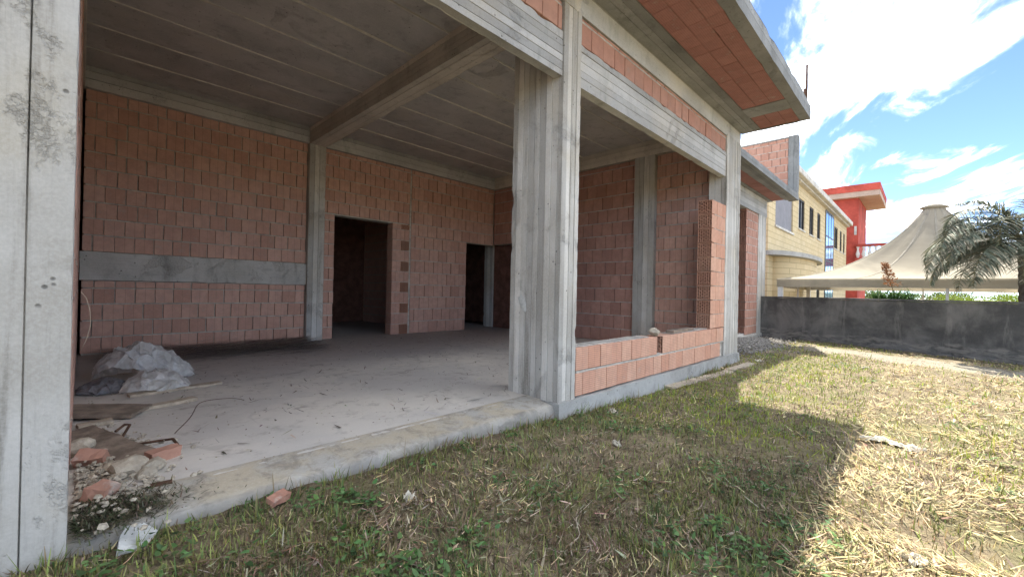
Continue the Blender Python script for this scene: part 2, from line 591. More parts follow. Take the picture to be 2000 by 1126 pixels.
def boards(name, axis, a, b, mt, parent=None, bw=.105, off=.0045, seed=1, step=.065, chip=.016):
    """cast concrete struck in board formwork: the outline steps from board to board, the arrises are chipped"""
    rr = random.Random(seed)
    ax = 'xyz'.index(axis)
    i, j = [(1, 2), (0, 2), (0, 1)][ax]
    P = []
    cor = [(a[i], a[j]), (b[i], a[j]), (b[i], b[j]), (a[i], b[j])]
    nor = [(0, -1), (1, 0), (0, 1), (-1, 0)]
    for s in range(4):
        p, q = cor[s], cor[(s + 1) % 4]
        L = math.hypot(q[0] - p[0], q[1] - p[1])
        n = max(1, round(L / (bw * rr.uniform(.85, 1.15))))
        cuts = [0] + sorted((k + rr.uniform(-.2, .2)) / n for k in range(1, n)) + [1]
        for k in range(n):
            d = rr.uniform(-off, off)
            tn_ = rr.uniform(.70, 1.10)
            e = .004 / L
            for tt in (cuts[k] + (e if k else 0), cuts[k + 1] - (e if k < n - 1 else 0)):
                P.append((p[0] + (q[0] - p[0]) * tt + nor[s][0] * d, p[1] + (q[1] - p[1]) * tt + nor[s][1] * d,
                          k == 0 and tt == 0 or k == n - 1 and tt == 1, tn_))
            if k < n - 1:
                tt = cuts[k + 1]
                P.append((p[0] + (q[0] - p[0]) * tt - nor[s][0] * (off + .008), p[1] + (q[1] - p[1]) * tt - nor[s][1] * (off + .008), False, .42))
    ci, cj = (a[i] + b[i]) / 2, (a[j] + b[j]) / 2
    L = b[ax] - a[ax]
    ns = max(2, min(80, int(L / step)))
    v, f = [], []
    tones = []
    for k in range(ns + 1):
        z = a[ax] + L * k / ns
        for (u_, v_, c_, t_) in P:
            tones.append(t_ * (1 + .1 * mnoise.noise(Vector((u_ * 5, v_ * 5, z * .7)))) if t_ > .5 else min(.95, t_ + .9 * max(0, mnoise.noise(Vector((u_ * 5, v_ * 5, z * 1.3))) + .1)))
            if c_:
                g = .0015 + chip * (1.6 * max(0, mnoise.noise(Vector((u_ * 3, v_ * 3, z * 6.3 + seed))) - .22) + .5 * max(0, mnoise.noise(Vector((u_ * 9, v_ * 9, z * 17 + seed))) - .1))
                u_ += math.copysign(g, ci - u_)
                v_ += math.copysign(g, cj - v_)
            wv = mnoise.noise(Vector((u_ * 2, v_ * 2, z * .9))) * .0015
            q = [0, 0, 0]
            q[ax], q[i], q[j] = z, u_ + wv, v_ + wv
            v.append(q)
    n = len(P)
    for k in range(ns):
        for s in range(n):
            s2 = (s + 1) % n
            f.append((k * n + s, k * n + s2, (k + 1) * n + s2, (k + 1) * n + s))
    f.append(tuple(range(n))[::-1])
    f.append(tuple(range(ns * n, ns * n + n)))
    if ax == 1:
        f = [x[::-1] for x in f]
    me = mesh(name, v, f)
    ca = me.color_attributes.new('tone', 'FLOAT_COLOR', 'POINT')
    ca.data.foreach_set('color', np.array([(x, x, x, 1) for x in tones], dtype=np.float32).ravel())
    return link(name, me, mt, parent)


_cache = {}


def brick_mesh(w_, h, d, mt):
    key = (round(w_, 3), round(h, 3), round(d, 3), mt)
    if key not in _cache:
        me = mesh('brick', boxv((0, 0, 0), (w_, d, h)), BOXF)
        bm = bmesh.new()
        bm.from_mesh(me)
        bmesh.ops.bevel(bm, geom=bm.edges[:], offset=.0035, segments=1, affect='EDGES')
        bm.to_mesh(me)
        bm.free()
        me.materials.append(M[mt])
        _cache[key] = me
    return _cache[key]


def hollow_mesh(w_, h, d, mt, nc=6, nr=4):
    """hollow clay block, the open cells on its y = 0 face"""
    key = ('h', round(w_, 3), round(h, 3), round(d, 3), mt)
    if key in _cache:
        return _cache[key]
    v, f = [], []

    def quad(*p):
        i = len(v)
        v.extend(p)
        f.append((i, i + 1, i + 2, i + 3))
    e, wb = .008, .0065
    cw = (w_ - 2 * e - (nc - 1) * wb) / nc
    dep = min(.11, d * .6)
    x = 0
    xs = [(0, e)]
    cols = []
    x = e
    for c_ in range(nc):
        cols.append((x, x + cw))
        x += cw
        if c_ < nc - 1:
            xs.append((x, x + wb))
            x += wb
    xs.append((w_ - e, w_))
    for p, q in xs:
        quad((p, 0, 0), (q, 0, 0), (q, 0, h), (p, 0, h))
    for ci, (p, q) in enumerate(cols):
        n = nr
        ch = (h - 2 * e - (n - 1) * wb) / n
        zz = []
        if ci % 2:
            z = e
            zz.append((z, z + ch / 2))
            z += ch / 2 + wb
            for k in range(n - 1):
                zz.append((z, z + ch))
                z += ch + wb
            zz.append((z, h - e))
        else:
            z = e
            for k in range(n):
                zz.append((z, z + ch))
                z += ch + wb
        last = 0
        for z0, z1 in zz:
            quad((p, 0, last), (q, 0, last), (q, 0, z0), (p, 0, z0))
            last = z1
            quad((p, 0, z0), (p, dep, z0), (p, dep, z1), (p, 0, z1))
            quad((q, dep, z0), (q, 0, z0), (q, 0, z1), (q, dep, z1))
            quad((p, dep, z0), (p, 0, z0), (q, 0, z0), (q, dep, z0))
            quad((p, 0, z1), (p, dep, z1), (q, dep, z1), (q, 0, z1))
            quad((p, dep, z0), (q, dep, z0), (q, dep, z1), (p, dep, z1))
        quad((p, 0, last), (q, 0, last), (q, 0, h), (p, 0, h))
    quad((w_, 0, 0), (w_, d, 0), (w_, d, h), (w_, 0, h))
    quad((0, d, 0), (0, 0, 0), (0, 0, h), (0, d, h))
    quad((w_, d, 0), (0, d, 0), (0, d, h), (w_, d, h))
    quad((0, 0, h), (w_, 0, h), (w_, d, h), (0, d, h))
    quad((0, d, 0), (w_, d, 0), (w_, 0, 0), (0, 0, 0))
    me = mesh('hollow_brick', v, f)
    me.materials.append(M[mt])
    _cache[key] = me
    return me


def frame(o, d):
    """matrix whose x runs along d, y into the wall, origin o"""
    d = Vector(d).normalized()

    d, n = Vector((d.x, d.y, 0)), Vector((-d.y, d.x, 0))
    mw = Matrix((d, n, Vector((0, 0, 1)))).transposed().to_4x4()
    mw.translation = Vector(o)
    return mw


def put_brick(parent, mw, s, t, z, w_, h, d, mt, hollow=None, jit=.005, name=None):
    q = mw @ Matrix.Translation((s + rnd.uniform(-jit, jit) * .5, t + rnd.uniform(-jit, jit), z + rnd.uniform(-.0015, .0015)))
    q = q @ Matrix.Rotation(rnd.gauss(0, .008), 4, 'Z') @ Matrix.Rotation(rnd.gauss(0, .005), 4, 'Y')
    if hollow == 'front':
        me = hollow_mesh(w_, h, d, mt)
    elif hollow == 'start':      # open cells on the end at s
        me = hollow_mesh(d, h, w_, mt)
        q = q @ Matrix.Translation((0, d, 0)) @ Matrix.Rotation(-math.pi / 2, 4, 'Z')
    else:
        me = brick_mesh(w_, h, d, mt)
    return link(name or ('hollow_brick' if hollow else 'brick'), me, None, parent, q)


def comb(name, mw, L, zs, z0, z1, T, parent, mj=.012, seed=0, web=.035, inset=.02):
    """the mortar body of a wall: ribs in the bed joints, recessed behind the bricks"""
    ns = max(2, int(L / .09))
    prof = [(T - .012, z0, 0)]
    prof.append((web, z0, 0))
    for z in zs:
        prof += [(web, z - mj / 2, -1), (.003, z - mj / 2, -1), (.003, z + mj / 2, 1), (web, z + mj / 2, 1)]
    prof += [(web, z1, 0), (T - .012, z1, 0)]
    v, f = [], []
    n = len(prof)
    for k in range(ns + 1):
        s = L * k / ns
        for (t_, z, e) in prof:
            dt = 0
            if e and t_ < .01:
                q = mnoise.noise(Vector((s * 7 + seed * 3.1, z * 5, seed)))
                dt = -.014 * max(0, q - .1) + .012 * max(0, -q)
                z += e * .007 * mnoise.noise(Vector((s * 11, z * 3 + 7, seed)))
            v.append((min(max(s, inset), L - .01), t_ + dt, z))
    for k in range(ns):
        for i in range(n):
            j = (i + 1) % n
            f.append((k * n + i, (k + 1) * n + i, (k + 1) * n + j, k * n + j))
    f.append(tuple(range(n)))
    f.append(tuple(range(ns * n, ns * n + n))[::-1])
    return link(name, mesh(name, v, f), 'mortar', parent, mw)


def panel(parent, o, d, L, z0, z1, course=.26, bw=.247, T=.25, mt='brick', off0=0., hol=None, joined=False, first=.0, seed=0, mj=.019, inset=.02):
    """one stretch of brickwork: a mortar body and every brick laid in it"""
    mw = frame((o[0], o[1], 0), d)
    zs, rows = [], []
    z = z0 + first
    if first > .02:
        rows.append((z0, first))
        zs.append(z)
    while z < z1 - .03:
        h = min(course, z1 - z)
        rows.append((z, h))
        z += course
        if z < z1 - .03:
            zs.append(z)
    wall = comb('mortar', mw, L, zs, z0, z1, T, parent, mj, seed, inset=inset)
    jv, jf = [], []
    for i, (z, h) in enumerate(rows):
        s = -(off0 + (bw / 2 if i % 2 else 0) + rnd.uniform(-.02, .02)) % bw
        cuts = [0.]
        if s > .04:
            cuts.append(s)
        s = cuts[-1]
        while s + bw * 1.15 < L:
            s += bw * rnd.choice((1, 1, 1, 1, 1, 1, 1, .99, 1.01))
            cuts.append(s)
        cuts.append(L)
        hh = h - mj
        for p, q in zip(cuts, cuts[1:]):
            if q - p < .03:
                continue
            gap = rnd.choice((.009, .011, .014, .018))
            wq = round(q - p - gap, 2 if abs(q - p - bw) < .02 else 3)
            if abs(q - p - bw) < .02:
                wq = round(bw - rnd.choice((.009, .012, .017)), 3)
            if joined:
                k = len(jv)
                jv += [(x, y, zz) for (x, y, zz) in boxv((p + .002, rnd.uniform(-.003, .003), z + mj / 2), (q - .002, T, z + h - mj / 2))]
                jf += [tuple(x + k for x in ff) for ff in BOXF]
            else:
                hw = hol(p, q, i) if hol else None
                put_brick(wall, Matrix(), p + .003, 0, z + mj / 2, min(wq, q - p - .006), round(hh, 3), T, mt, hw)
    if joined:
        o_ = link('brick_mass', mesh('brick_mass', jv, jf), mt, wall)
        tag(o_, kind='stuff')
    return wall


# ------------------------------------------------------------------ ground
def zg(x, y):
    pts = ((-4, -.08), (0, -.08), (2, -.10), (3.5, -.165), (5.6, -.225), (9, -.19), (16, -.2))
    for (a, za), (b, zb) in zip(pts, pts[1:]):
        if x <= b:
            k = min(1, max(0, (x - a) / (b - a)))
            e = za + (zb - za) * k
            break
    else:
        e = -.2
    k = min(1, max(0, (y - 1.2) / 1.4))
    k = k * k * (3 - 2 * k)
    z = -.2 + (e + .2) * k
    if y < 2.75 and -6 < x < 16.5 and y > -12:
        z += .03 * mnoise.noise(Vector((x * 1.3, y * 1.3, 0))) * min(1, max(.2, (2.7 - y) * 2)) + .022 * mnoise.noise(Vector((x * 4.2, y * 4.2, 5))) + .012 * mnoise.noise(Vector((x * 9, y * 9, 2)))
    if y > 2.75 and x < 18:
        z = min(z, -.3)
    return z


def axis_pts(lo, hi, fine0, fine1, st):
    p = list(np.arange(fine0, fine1 + 1e-6, st))
    a, s = fine1, st
    while a < hi:
        s *= 1.35
        a += s
        p.append(min(a, hi))
    a, s = fine0, st
    q = []
    while a > lo:
        s *= 1.35
        a -= s
        q.append(max(a, lo))
    return q[::-1] + p


gx = axis_pts(-2000, 2500, -1.0, 15.5, .06)
gy = axis_pts(-2500, 2500, -2.6, 2.9, .06)
v = [(x, y, zg(x, y)) for y in gy for x in gx]
nx = len(gx)
f = [(j * nx + i, j * nx + i + 1, (j + 1) * nx + i + 1, (j + 1) * nx + i) for j in range(len(gy) - 1) for i in range(nx - 1)]
tag(link('ground', mesh('ground', v, f, True), 'soil'), kind='structure')

# ------------------------------------------------------------------ the unfinished building
D, B, E = 2.70, 9.32, 8.69
bld = empty('unfinished_building', (4, 6, 0), 'unfinished concrete frame building with bare red brick walls and open bays', 'building')
bld.matrix_basis = Matrix.Identity(4)

# floor
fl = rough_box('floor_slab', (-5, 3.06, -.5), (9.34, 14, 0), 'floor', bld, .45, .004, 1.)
rough_box('floor_slab', (9.345, 4.02, -.5), (17, 14, -.05), 'floor', bld, .6, .004, 1.)
# worn threshold of the open bay
v, f = [], []
prof = [(3.12, .004), (3.04, .0), (2.95, -.007), (2.87, -.016), (2.80, -.022), (2.755, -.028), (2.735, -.045), (2.722, -.09), (2.712, -.16), (2.70, -.5)]
xs = np.arange(-1.5, 3.50, .022)
for x in xs:
    for k, (y, z) in enumerate(prof):
        p = Vector((x * 2.6, y * 3, 0))
        e = mnoise.noise(p) * .03 + mnoise.noise(p * 3.7) * .016 + (mnoise.noise(p * 9.1) * .012 - .035 * max(0, mnoise.noise(p * 2.3 + Vector((40, 0, 0))) - .25) * -1 if k > 3 else 0)
        ez = mnoise.noise(p * 2.1 + Vector((9, 0, 0))) * .010 + mnoise.noise(p * 7) * (.005 if k < 4 else .012)
        kk = 0 if k == 0 else 1
        v.append((x, y + e * kk + (.03 if x > 3.2 else 0) * 0, z + ez * kk))
n = len(prof)
for i in range(len(xs) - 1):
    for k in range(n - 1):
        f.append((i * n + k, i * n + k + 1, (i + 1) * n + k + 1, (i + 1) * n + k))
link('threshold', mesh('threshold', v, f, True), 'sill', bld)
# plinth under the right bay
rough_box('plinth', (3.44, 2.665, -.6), (9.36, 3.08, -.004), 'conc_f', bld, .07, .012, 4., 3.,
          lambda c: (c.x, c.y - (.05 * max(0, -c.z - .05) if c.y < 2.75 else 0), c.z))
rough_box('plinth', (13.9, 3.93, -.6), (17.1, 4.3, -.12), 'conc_n', bld, .2, .012, 4., 5.)

# columns
boards('column', 'z', (3.4626, 2.70, -.06), (3.7652, 3.415, 4.17), 'conc_z', bld, .085, .0045, 3)
boards('column', 'z', (8.52, 2.70, -.10), (9.338, 3.02, 4.20), 'conc_z', bld, .10, .005, 5)
lc = boards('column', 'z', (-.62, 2.70, -.10), (-.025, 3.0, 4.2), 'conc_z', bld, .12, .004, 8)
boards('column', 'z', (3.30, 9.22, -.02), (3.64, 9.5, 4.13), 'conc_z', bld, .11, .006, 9)
boards('column', 'z', (8.60, 4.18, -.02), (9.0, 4.65, 4.14), 'conc_z', bld, .12, .006, 12)
boards('column', 'z', (15.8, 3.98, -.25), (16.7, 4.3, 4.45), 'conc_z', bld, .15, .005, 15)
boards('column', 'z', (8.95, 9.62, -.02), (9.95, 10.0, 4.4), 'conc_z', bld, .12, .006, 17)
# a smear of plaster on the centre column
v, f = [], []
for k in range(24):
    a = k / 24 * 2 * math.pi
    r = 1 + .45 * mnoise.noise(Vector((math.cos(a) * 1.6, math.sin(a) * 1.6, 3)))
    v.append((3.452, 3.21 - .055 * r * math.cos(a) + .03 * math.sin(a), 1.02 + .085 * r * math.sin(a)))
v.append((3.440, 3.21, 1.02))
f = [(k, (k + 1) % 24, 24) for k in range(24)]
link('plaster_smear', mesh('plaster_smear', v, f, True), 'plaster', bld)

# beams
boards('beam', 'x', (3.74, 2.722, 3.39), (8.54, 2.835, 3.858), 'conc_x', bld, .09, .005, 21)
boards('beam', 'x', (-.05, 2.722, 3.39), (3.48, 2.815, 3.858), 'conc_x', bld, .09, .005, 22)
boards('beam', 'x', (-5, 2.722, 3.39), (-.6, 2.815, 3.858), 'conc_x', bld, .09, .005, 23)
boards('beam', 'x', (-5, 2.712, 4.172), (9.345, 3.0, 4.78), 'conc_x', bld, .3, .003, 24)
boards('beam', 'x', (-.3, 9.235, 4.14), (3.31, 9.6, 4.50), 'conc_x', bld, .12, .005, 25)
boards('beam', 'x', (3.63, 9.235, 4.14), (8.70, 9.6, 4.50), 'conc_x', bld, .12, .005, 26)
boards('beam', 'y', (8.61, 2.86, 4.14), (8.95, 9.33, 4.51), 'conc_y', bld, .12, .005, 27)
boards('beam', 'y', (3.30, 2.84, 4.13), (3.64, 9.42, 4.50), 'conc_y', bld, .11, .005, 28)
boards('beam', 'y', (-.30, 3.0, 4.13), (-.01, 9.3, 4.50), 'conc_y', bld, .11, .005, 29)
boards('beam', 'x', (9.3, 3.97, 3.86), (16.75, 4.3, 4.45), 'conc_x', bld, .15, .005, 30)
# ceiling planks with open joints, running along the front
y = 2.84
while y < 9.3:
    y2 = min(y + .81, 9.4)
    for (x0, x1) in ((-.05, 3.305), (3.635, 8.65)):
        rough_box('ceiling_plank', (x0, y + .005, 4.478 + rnd.uniform(-.006, .006)), (x1, y2 - .005, 4.6), 'ceil', bld, .5, .004, 1.3, y)
        if y2 < 9.3:
            rough_box('joint_fin', (x0, y2 - .008, 4.458), (x1, y2 + .008, 4.59), 'coping', bld, .3, .003, 3., y)
    y = y2
box('roof_slab', (-5, 2.9, 4.62), (9.34, 14, 4.80), 'conc_n', bld)
box('roof_slab', (9.345, 4.05, 4.47), (17.0, 14, 4.66), 'conc_n', bld)
# outer walls that close the rooms behind
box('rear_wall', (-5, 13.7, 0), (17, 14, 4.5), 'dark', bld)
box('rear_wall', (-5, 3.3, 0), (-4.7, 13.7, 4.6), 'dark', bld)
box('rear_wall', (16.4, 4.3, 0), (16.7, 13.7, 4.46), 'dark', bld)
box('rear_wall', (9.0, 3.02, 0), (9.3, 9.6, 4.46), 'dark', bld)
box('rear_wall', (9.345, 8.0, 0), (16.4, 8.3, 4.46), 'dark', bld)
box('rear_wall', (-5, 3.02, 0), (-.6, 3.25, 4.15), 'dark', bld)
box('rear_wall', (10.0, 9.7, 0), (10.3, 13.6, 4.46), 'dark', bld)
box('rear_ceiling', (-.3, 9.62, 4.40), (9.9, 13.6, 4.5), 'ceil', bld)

# back wall, left bay: bricks, concrete band, bricks
panel(bld, (0, B), (1, 0), 3.30, 0, 1.05, .26, first=.02, seed=1)
panel(bld, (0, B), (1, 0), 3.30, 1.05, 1.17, .12, seed=2, off0=.1)
rough_box('concrete_band', (-.02, B - .03, 1.175), (3.305, B + .2, 1.615), 'band', bld, .1, .008, 4.)
panel(bld, (0, B), (1, 0), 3.30, 1.62, 4.15, .26, seed=3, off0=.12)
# back wall, right bay: round the first doorway
panel(bld, (3.64, B), (1, 0), .26, 0, 2.74, .26, bw=.26, seed=4)
panel(bld, (3.64, B), (1, 0), 2.15, 2.755, 4.15, .26, seed=5, off0=.15)
box('lintel', (3.66, B + .012, 2.735), (5.72, B + .28, 2.760), 'conc_n', bld)


def jamb(p, q, i):
    return 'front' if (i % 2 == 0 and p > .2) else None


wall = comb('mortar', frame((5.31, B, 0), (1, 0)), .48, [.26 * k for k in range(1, 11)], 0, 2.74, .25, bld, seed=6, web=.14)
for i in range(11):
    h = min(.26, 2.74 - .26 * i)
    if h < .05:
        continue
    for (p, q, hw) in (((0, .235, None), (.235, .475, 'front')) if i % 2 == 0 else ((0, .10, None), (.10, .34, None), (.34, .475, None))):
        put_brick(wall, Matrix(), p + .002, 0, .26 * i + .006, round(q - p - .005, 3), round(h - .012, 3), .25, 'brick_p' if hw else 'brick', hw)
boards('mortar_strip', 'z', (5.785, B + .004, 0.0), (5.83, B + .2, 4.14), 'mortar', bld, .1, .004, 40, .1, .01)
# taller blocks between the doorways and over the second
panel(bld, (5.83, B), (1, 0), 1.82, 0, 2.48, .31, bw=.285, seed=7)
panel(bld, (5.83, B), (1, 0), 2.85, 2.48, 4.15, .31, bw=.285, seed=8, off0=.08)
# end wall with its column
panel(bld, (E, B), (0, -1), .92, 2.50, 4.14, .31, bw=.27, T=.28, mt='brick_v', seed=9)
panel(bld, (E, 8.4), (0, -1), 3.75, 0, 4.14, .31, bw=.27, T=.28, mt='brick_v', seed=10, off0=.1)
panel(bld, (E + .02, 4.18), (0, -1), 1.32, 0, 4.14, .26, bw=.25, T=.28, mt='brick', seed=11, off0=.05)
# left wall, seen edge on: open cells on its front end
lw = panel(bld, (-.03, 3.30), (0, 1), 5.98, 0, 4.13, .26, T=.25, joined=True, seed=12)
for i in range(16):
    if .26 * i + .25 < 4.13:
        put_brick(lw, Matrix(), -.27, .012, .26 * i + .006, .26, .246, .25, 'brick_p', 'start')
# partition seen through the first doorway
panel(bld, (6.70, 13.6), (0, -1), 4.0, 0, 4.3, .26, bw=.25, T=.25, seed=13, joined=True)

# low front wall of the right bay: two courses, with a gap
low = comb('mortar', frame((3.775, D, 0), (1, 0)), 4.74, [.272], .0, .29, .24, bld, .022, seed=14)
s = 0.
row = [.14] + [.245] * 18
for w_ in row:
    w2 = min(w_, 4.735 - s)
    if w2 > .05:
        put_brick(low, Matrix(), s + .004, 0, .012, round(w2 - .008, 3), .247, .24, 'brick_p', None, .006)
    s += w_
s = 0.
gap_at = 1.93
k = 0
while s < 4.70:
    w_ = .245
    if abs(s - gap_at) < .13:
        s += .17
        put_brick(low, Matrix(), s, .002, .286, .24, .247, .24, 'brick_p', 'start', .004)
        s += .245
        continue
    w2 = min(w_, 4.735 - s)
    if w2 > .06:
        put_brick(low, Matrix(), s + .004, 0, .286, round(w2 - .008, 3), .247, .24, 'brick_p', None, .006)
    s += w_
# mortar crust on top of the low wall
rough_box('mortar_crust', (3.82, 2.74, .536), (5.55, 2.92, .546), 'mortar', bld, .05, .006, 9.)
rough_box('mortar_crust', (6.3, 2.74, .536), (7.78, 2.92, .545), 'mortar', bld, .05, .006, 9.)
# the stack of blocks against the right column
st = comb('mortar', frame((7.80, D + .005, 0), (1, 0)), .72, [.54 + .256 * k for k in range(1, 9)], .54, 2.84, .235, bld, .01, seed=15, inset=.14)
for i in range(9):
    z = .545 + .256 * i
    o2 = rnd.uniform(-.008, .008)
    put_brick(st, Matrix(), o2, 0, z, .25, .243, .24, 'brick_p', 'start', .004)
    cut = .25 + (.22 if i % 2 else .30)
    put_brick(st, Matrix(), .255 + o2, 0, z, round(cut - .26, 3), .243, .24, 'brick_p', None, .004)
    put_brick(st, Matrix(), cut, 0, z, round(.712 - cut, 3), .243, .24, 'brick_p', None, .004)
# brick course between the two front beams
panel(bld, (3.765, D + .03), (1, 0), 4.76, 3.862, 4.17, .26, bw=.25, T=.12, mt='brick_u', seed=16)
panel(bld, (-.6, D + .03), (1, 0), 4.06, 3.862, 4.17, .26, bw=.25, T=.12, mt='brick_u', seed=17)
# front end of the column runs on above the beam
boards('column_head', 'z', (3.4626, 2.695, 4.16), (3.7652, 2.74, 4.52), 'conc_z', bld, .12, .004, 33)

# projecting roof: ribs, edge beam and clay soffit tiles
can = empty('canopy', label='projecting roof slab with red clay soffit tiles')
can.parent = bld
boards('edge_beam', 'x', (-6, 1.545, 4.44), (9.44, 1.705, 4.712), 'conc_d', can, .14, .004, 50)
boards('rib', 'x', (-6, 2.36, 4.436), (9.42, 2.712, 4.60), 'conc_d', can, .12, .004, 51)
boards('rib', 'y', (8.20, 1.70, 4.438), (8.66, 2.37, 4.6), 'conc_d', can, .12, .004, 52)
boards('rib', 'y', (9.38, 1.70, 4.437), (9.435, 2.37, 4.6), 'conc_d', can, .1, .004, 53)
box('slab_top', (-6, 1.6, 4.60), (9.43, 2.75, 4.708), 'conc_n', can)
ROWS = ((1.708, 1.918), (1.922, 2.138), (2.142, 2.357))
x = 8.198
while x > -.2:
    for (y0, y1) in ROWS:
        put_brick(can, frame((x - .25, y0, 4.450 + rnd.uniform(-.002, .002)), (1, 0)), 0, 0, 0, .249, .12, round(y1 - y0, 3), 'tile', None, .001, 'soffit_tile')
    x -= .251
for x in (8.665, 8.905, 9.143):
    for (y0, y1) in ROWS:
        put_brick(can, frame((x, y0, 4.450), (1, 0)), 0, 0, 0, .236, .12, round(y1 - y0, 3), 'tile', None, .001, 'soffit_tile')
for (dx_, dy_, hh) in ((-.03, .05, .75), (-.06, .075, .3)):
    bm = bmesh.new()
    bmesh.ops.create_cone(bm, segments=6, radius1=.018, radius2=.018, depth=hh, matrix=Matrix.Translation((9.40 + dx_, 1.56 + dy_, 4.70 + hh / 2)) @ Matrix.Rotation(.015, 4, 'Y'))
    me = bpy.data.meshes.new('reinforcing_rod')
    bm.to_mesh(me)
    bm.free()
    link('reinforcing_rod', me, 'rust', can)

# the balcony beyond, set back, with its brick end parapet
bal = empty('balcony', label='set-back balcony slab with a brick end parapet')
bal.parent = bld
boards('edge_beam', 'x', (9.345, 3.14, 4.45), (17.04, 3.36, 4.655), 'conc_d', bal, .12, .004, 60)
boards('rib', 'x', (9.345, 3.36, 4.452), (17.02, 3.50, 4.6), 'conc_d', bal, .12, .004, 61)
boards('rib', 'x', (9.345, 3.86, 4.449), (17.02, 4.02, 4.6), 'conc_d', bal, .12, .004, 62)
box('slab_top', (9.35, 3.2, 4.6), (17.0, 4.1, 4.65), 'conc_n', bal)
x = 16.95
while x > 11:
    put_brick(bal, frame((x - .5, 3.505, 4.462), (1, 0)), 0, 0, 0, .494, .12, .35, 'tile', None, .002, 'soffit_tile')
    x -= .5
boards('parapet_edge', 'z', (17.02, 3.14, 4.45), (17.30, 3.42, 6.67), 'conc_d', bal, .14, .004, 63)
pw = panel(bal, (17.04, 6.4), (0, -1), 2.98, 4.66, 6.61, .26, bw=.25, T=.24, mt='brick_u', seed=18)
box('parapet_cap', (17.03, 3.42, 6.612), (17.28, 6.4, 6.66), 'conc_f', bal)
# brick infill beside the far column
pw = panel(bld, (14.5, 4.0), (1, 0), 1.3, -.1, 3.86, .26, bw=.25, T=.28, mt='brick_u', seed=19, off0=.1,
           hol=lambda p, q, i: 'start' if p < .01 else None, inset=.14)


# ------------------------------------------------------------------ boundary wall
P0, P1 = Vector((16.45, 4.55, 0)), Vector((11.2, -8.2, 0))
dv_ = (P1 - P0)
mw = Matrix((dv_.normalized(), Vector((-dv_.y, dv_.x, 0)).normalized(), Vector((0, 0, 1)))).transposed().to_4x4()
mw.translation = P0
rw = empty('boundary_wall', P0, 'low blackened rendered boundary wall behind the weedy plot', 'wall')
rw.matrix_basis = mw
Lw = dv_.length
o = rough_box('wall_body', (0, 0, -.5), (Lw, .22, 1.075), 'blackwall', rw, .16, .012, 1.6, 2.)
o = rough_box('coping', (-.01, -.025, 1.078), (Lw, .245, 1.125), 'blackwall', rw, .2, .008, 2., 4.)


# ------------------------------------------------------------------ the yellow neighbour
Y = 5.0
yb = empty('yellow_building', (33, 8, -.2), 'long two-storey building of yellow blocks with tall windows', 'building')
yb.matrix_basis = Matrix.Identity(4)
XA, XB, ZT = 21.35, 47.4, 7.45
op = []   # openings on the long front (x0, x1, z0, z1)
op.append((22.55, 26.2, 4.45, 6.75))
for a, b_ in ((27.6, 29.2), (30.6, 32.0), (33.2, 34.4)):
    op.append((a, b_, 4.9, 6.6))
op.append((36.2, 39.9, -.2, 7.2))
for a, b_ in ((40.4, 42.2), (43.4, 44.5), (45.4, 46.4)):
    op.append((a, b_, 4.9, 6.6))
op.append((25.2, 29.5, .3, 2.6))
op.append((31, 34.5, .3, 2.6))
xs = sorted({XA, XB} | {q for o_ in op for q in o_[:2]})
zs = sorted({-.2, ZT} | {q for o_ in op for q in o_[2:]})
v, f, vi = [], [], {}


def vid(p):
    p = tuple(round(q, 4) for q in p)
    if p not in vi:
        vi[p] = len(v)
        v.append(p)
    return vi[p]


def inside(x, z):
    return any(a < x < b_ and c_ < z < d_ for a, b_, c_, d_ in op)


for x0, x1 in zip(xs, xs[1:]):
    for z0, z1 in zip(zs, zs[1:]):
        if not inside((x0 + x1) / 2, (z0 + z1) / 2):
            f.append(tuple(vid(p) for p in ((x0, Y, z0), (x1, Y, z0), (x1, Y, z1), (x0, Y, z1))))
for a, b_, c_, d_ in op:
    y2 = Y + .13
    f.append(tuple(vid(p) for p in ((a, Y, c_), (a, Y, d_), (a, y2, d_), (a, y2, c_))))
    f.append(tuple(vid(p) for p in ((b_, Y, c_), (b_, y2, c_), (b_, y2, d_), (b_, Y, d_))))
    f.append(tuple(vid(p) for p in ((a, Y, d_), (b_, Y, d_), (b_, y2, d_), (a, y2, d_))))
    f.append(tuple(vid(p) for p in ((a, Y, c_), (a, y2, c_), (b_, y2, c_), (b_, Y, c_))))
f.append(tuple(vid(p) for p in ((XA, Y, -.2), (XA, Y, ZT), (XA, Y + 12, ZT), (XA, Y + 12, -.2))))
f.append(tuple(vid(p) for p in ((XB, Y, -.2), (XB, Y + 12, -.2), (XB, Y + 12, ZT), (XB, Y, ZT))))
link('wall', mesh('wall', v, f), 'yellow', yb)
box('roof', (XA, Y + .02, ZT - .25), (XB, Y + 12, ZT - .05), 'coping', yb)
cp = box('coping', (XA - .25, Y - .42, ZT), (XB + .25, Y + .5, ZT + .34), 'coping', yb, .03)
box('cornice', (XA - .1, Y - .2, ZT - .12), (XB + .1, Y + .1, ZT - .004), 'coping', yb)
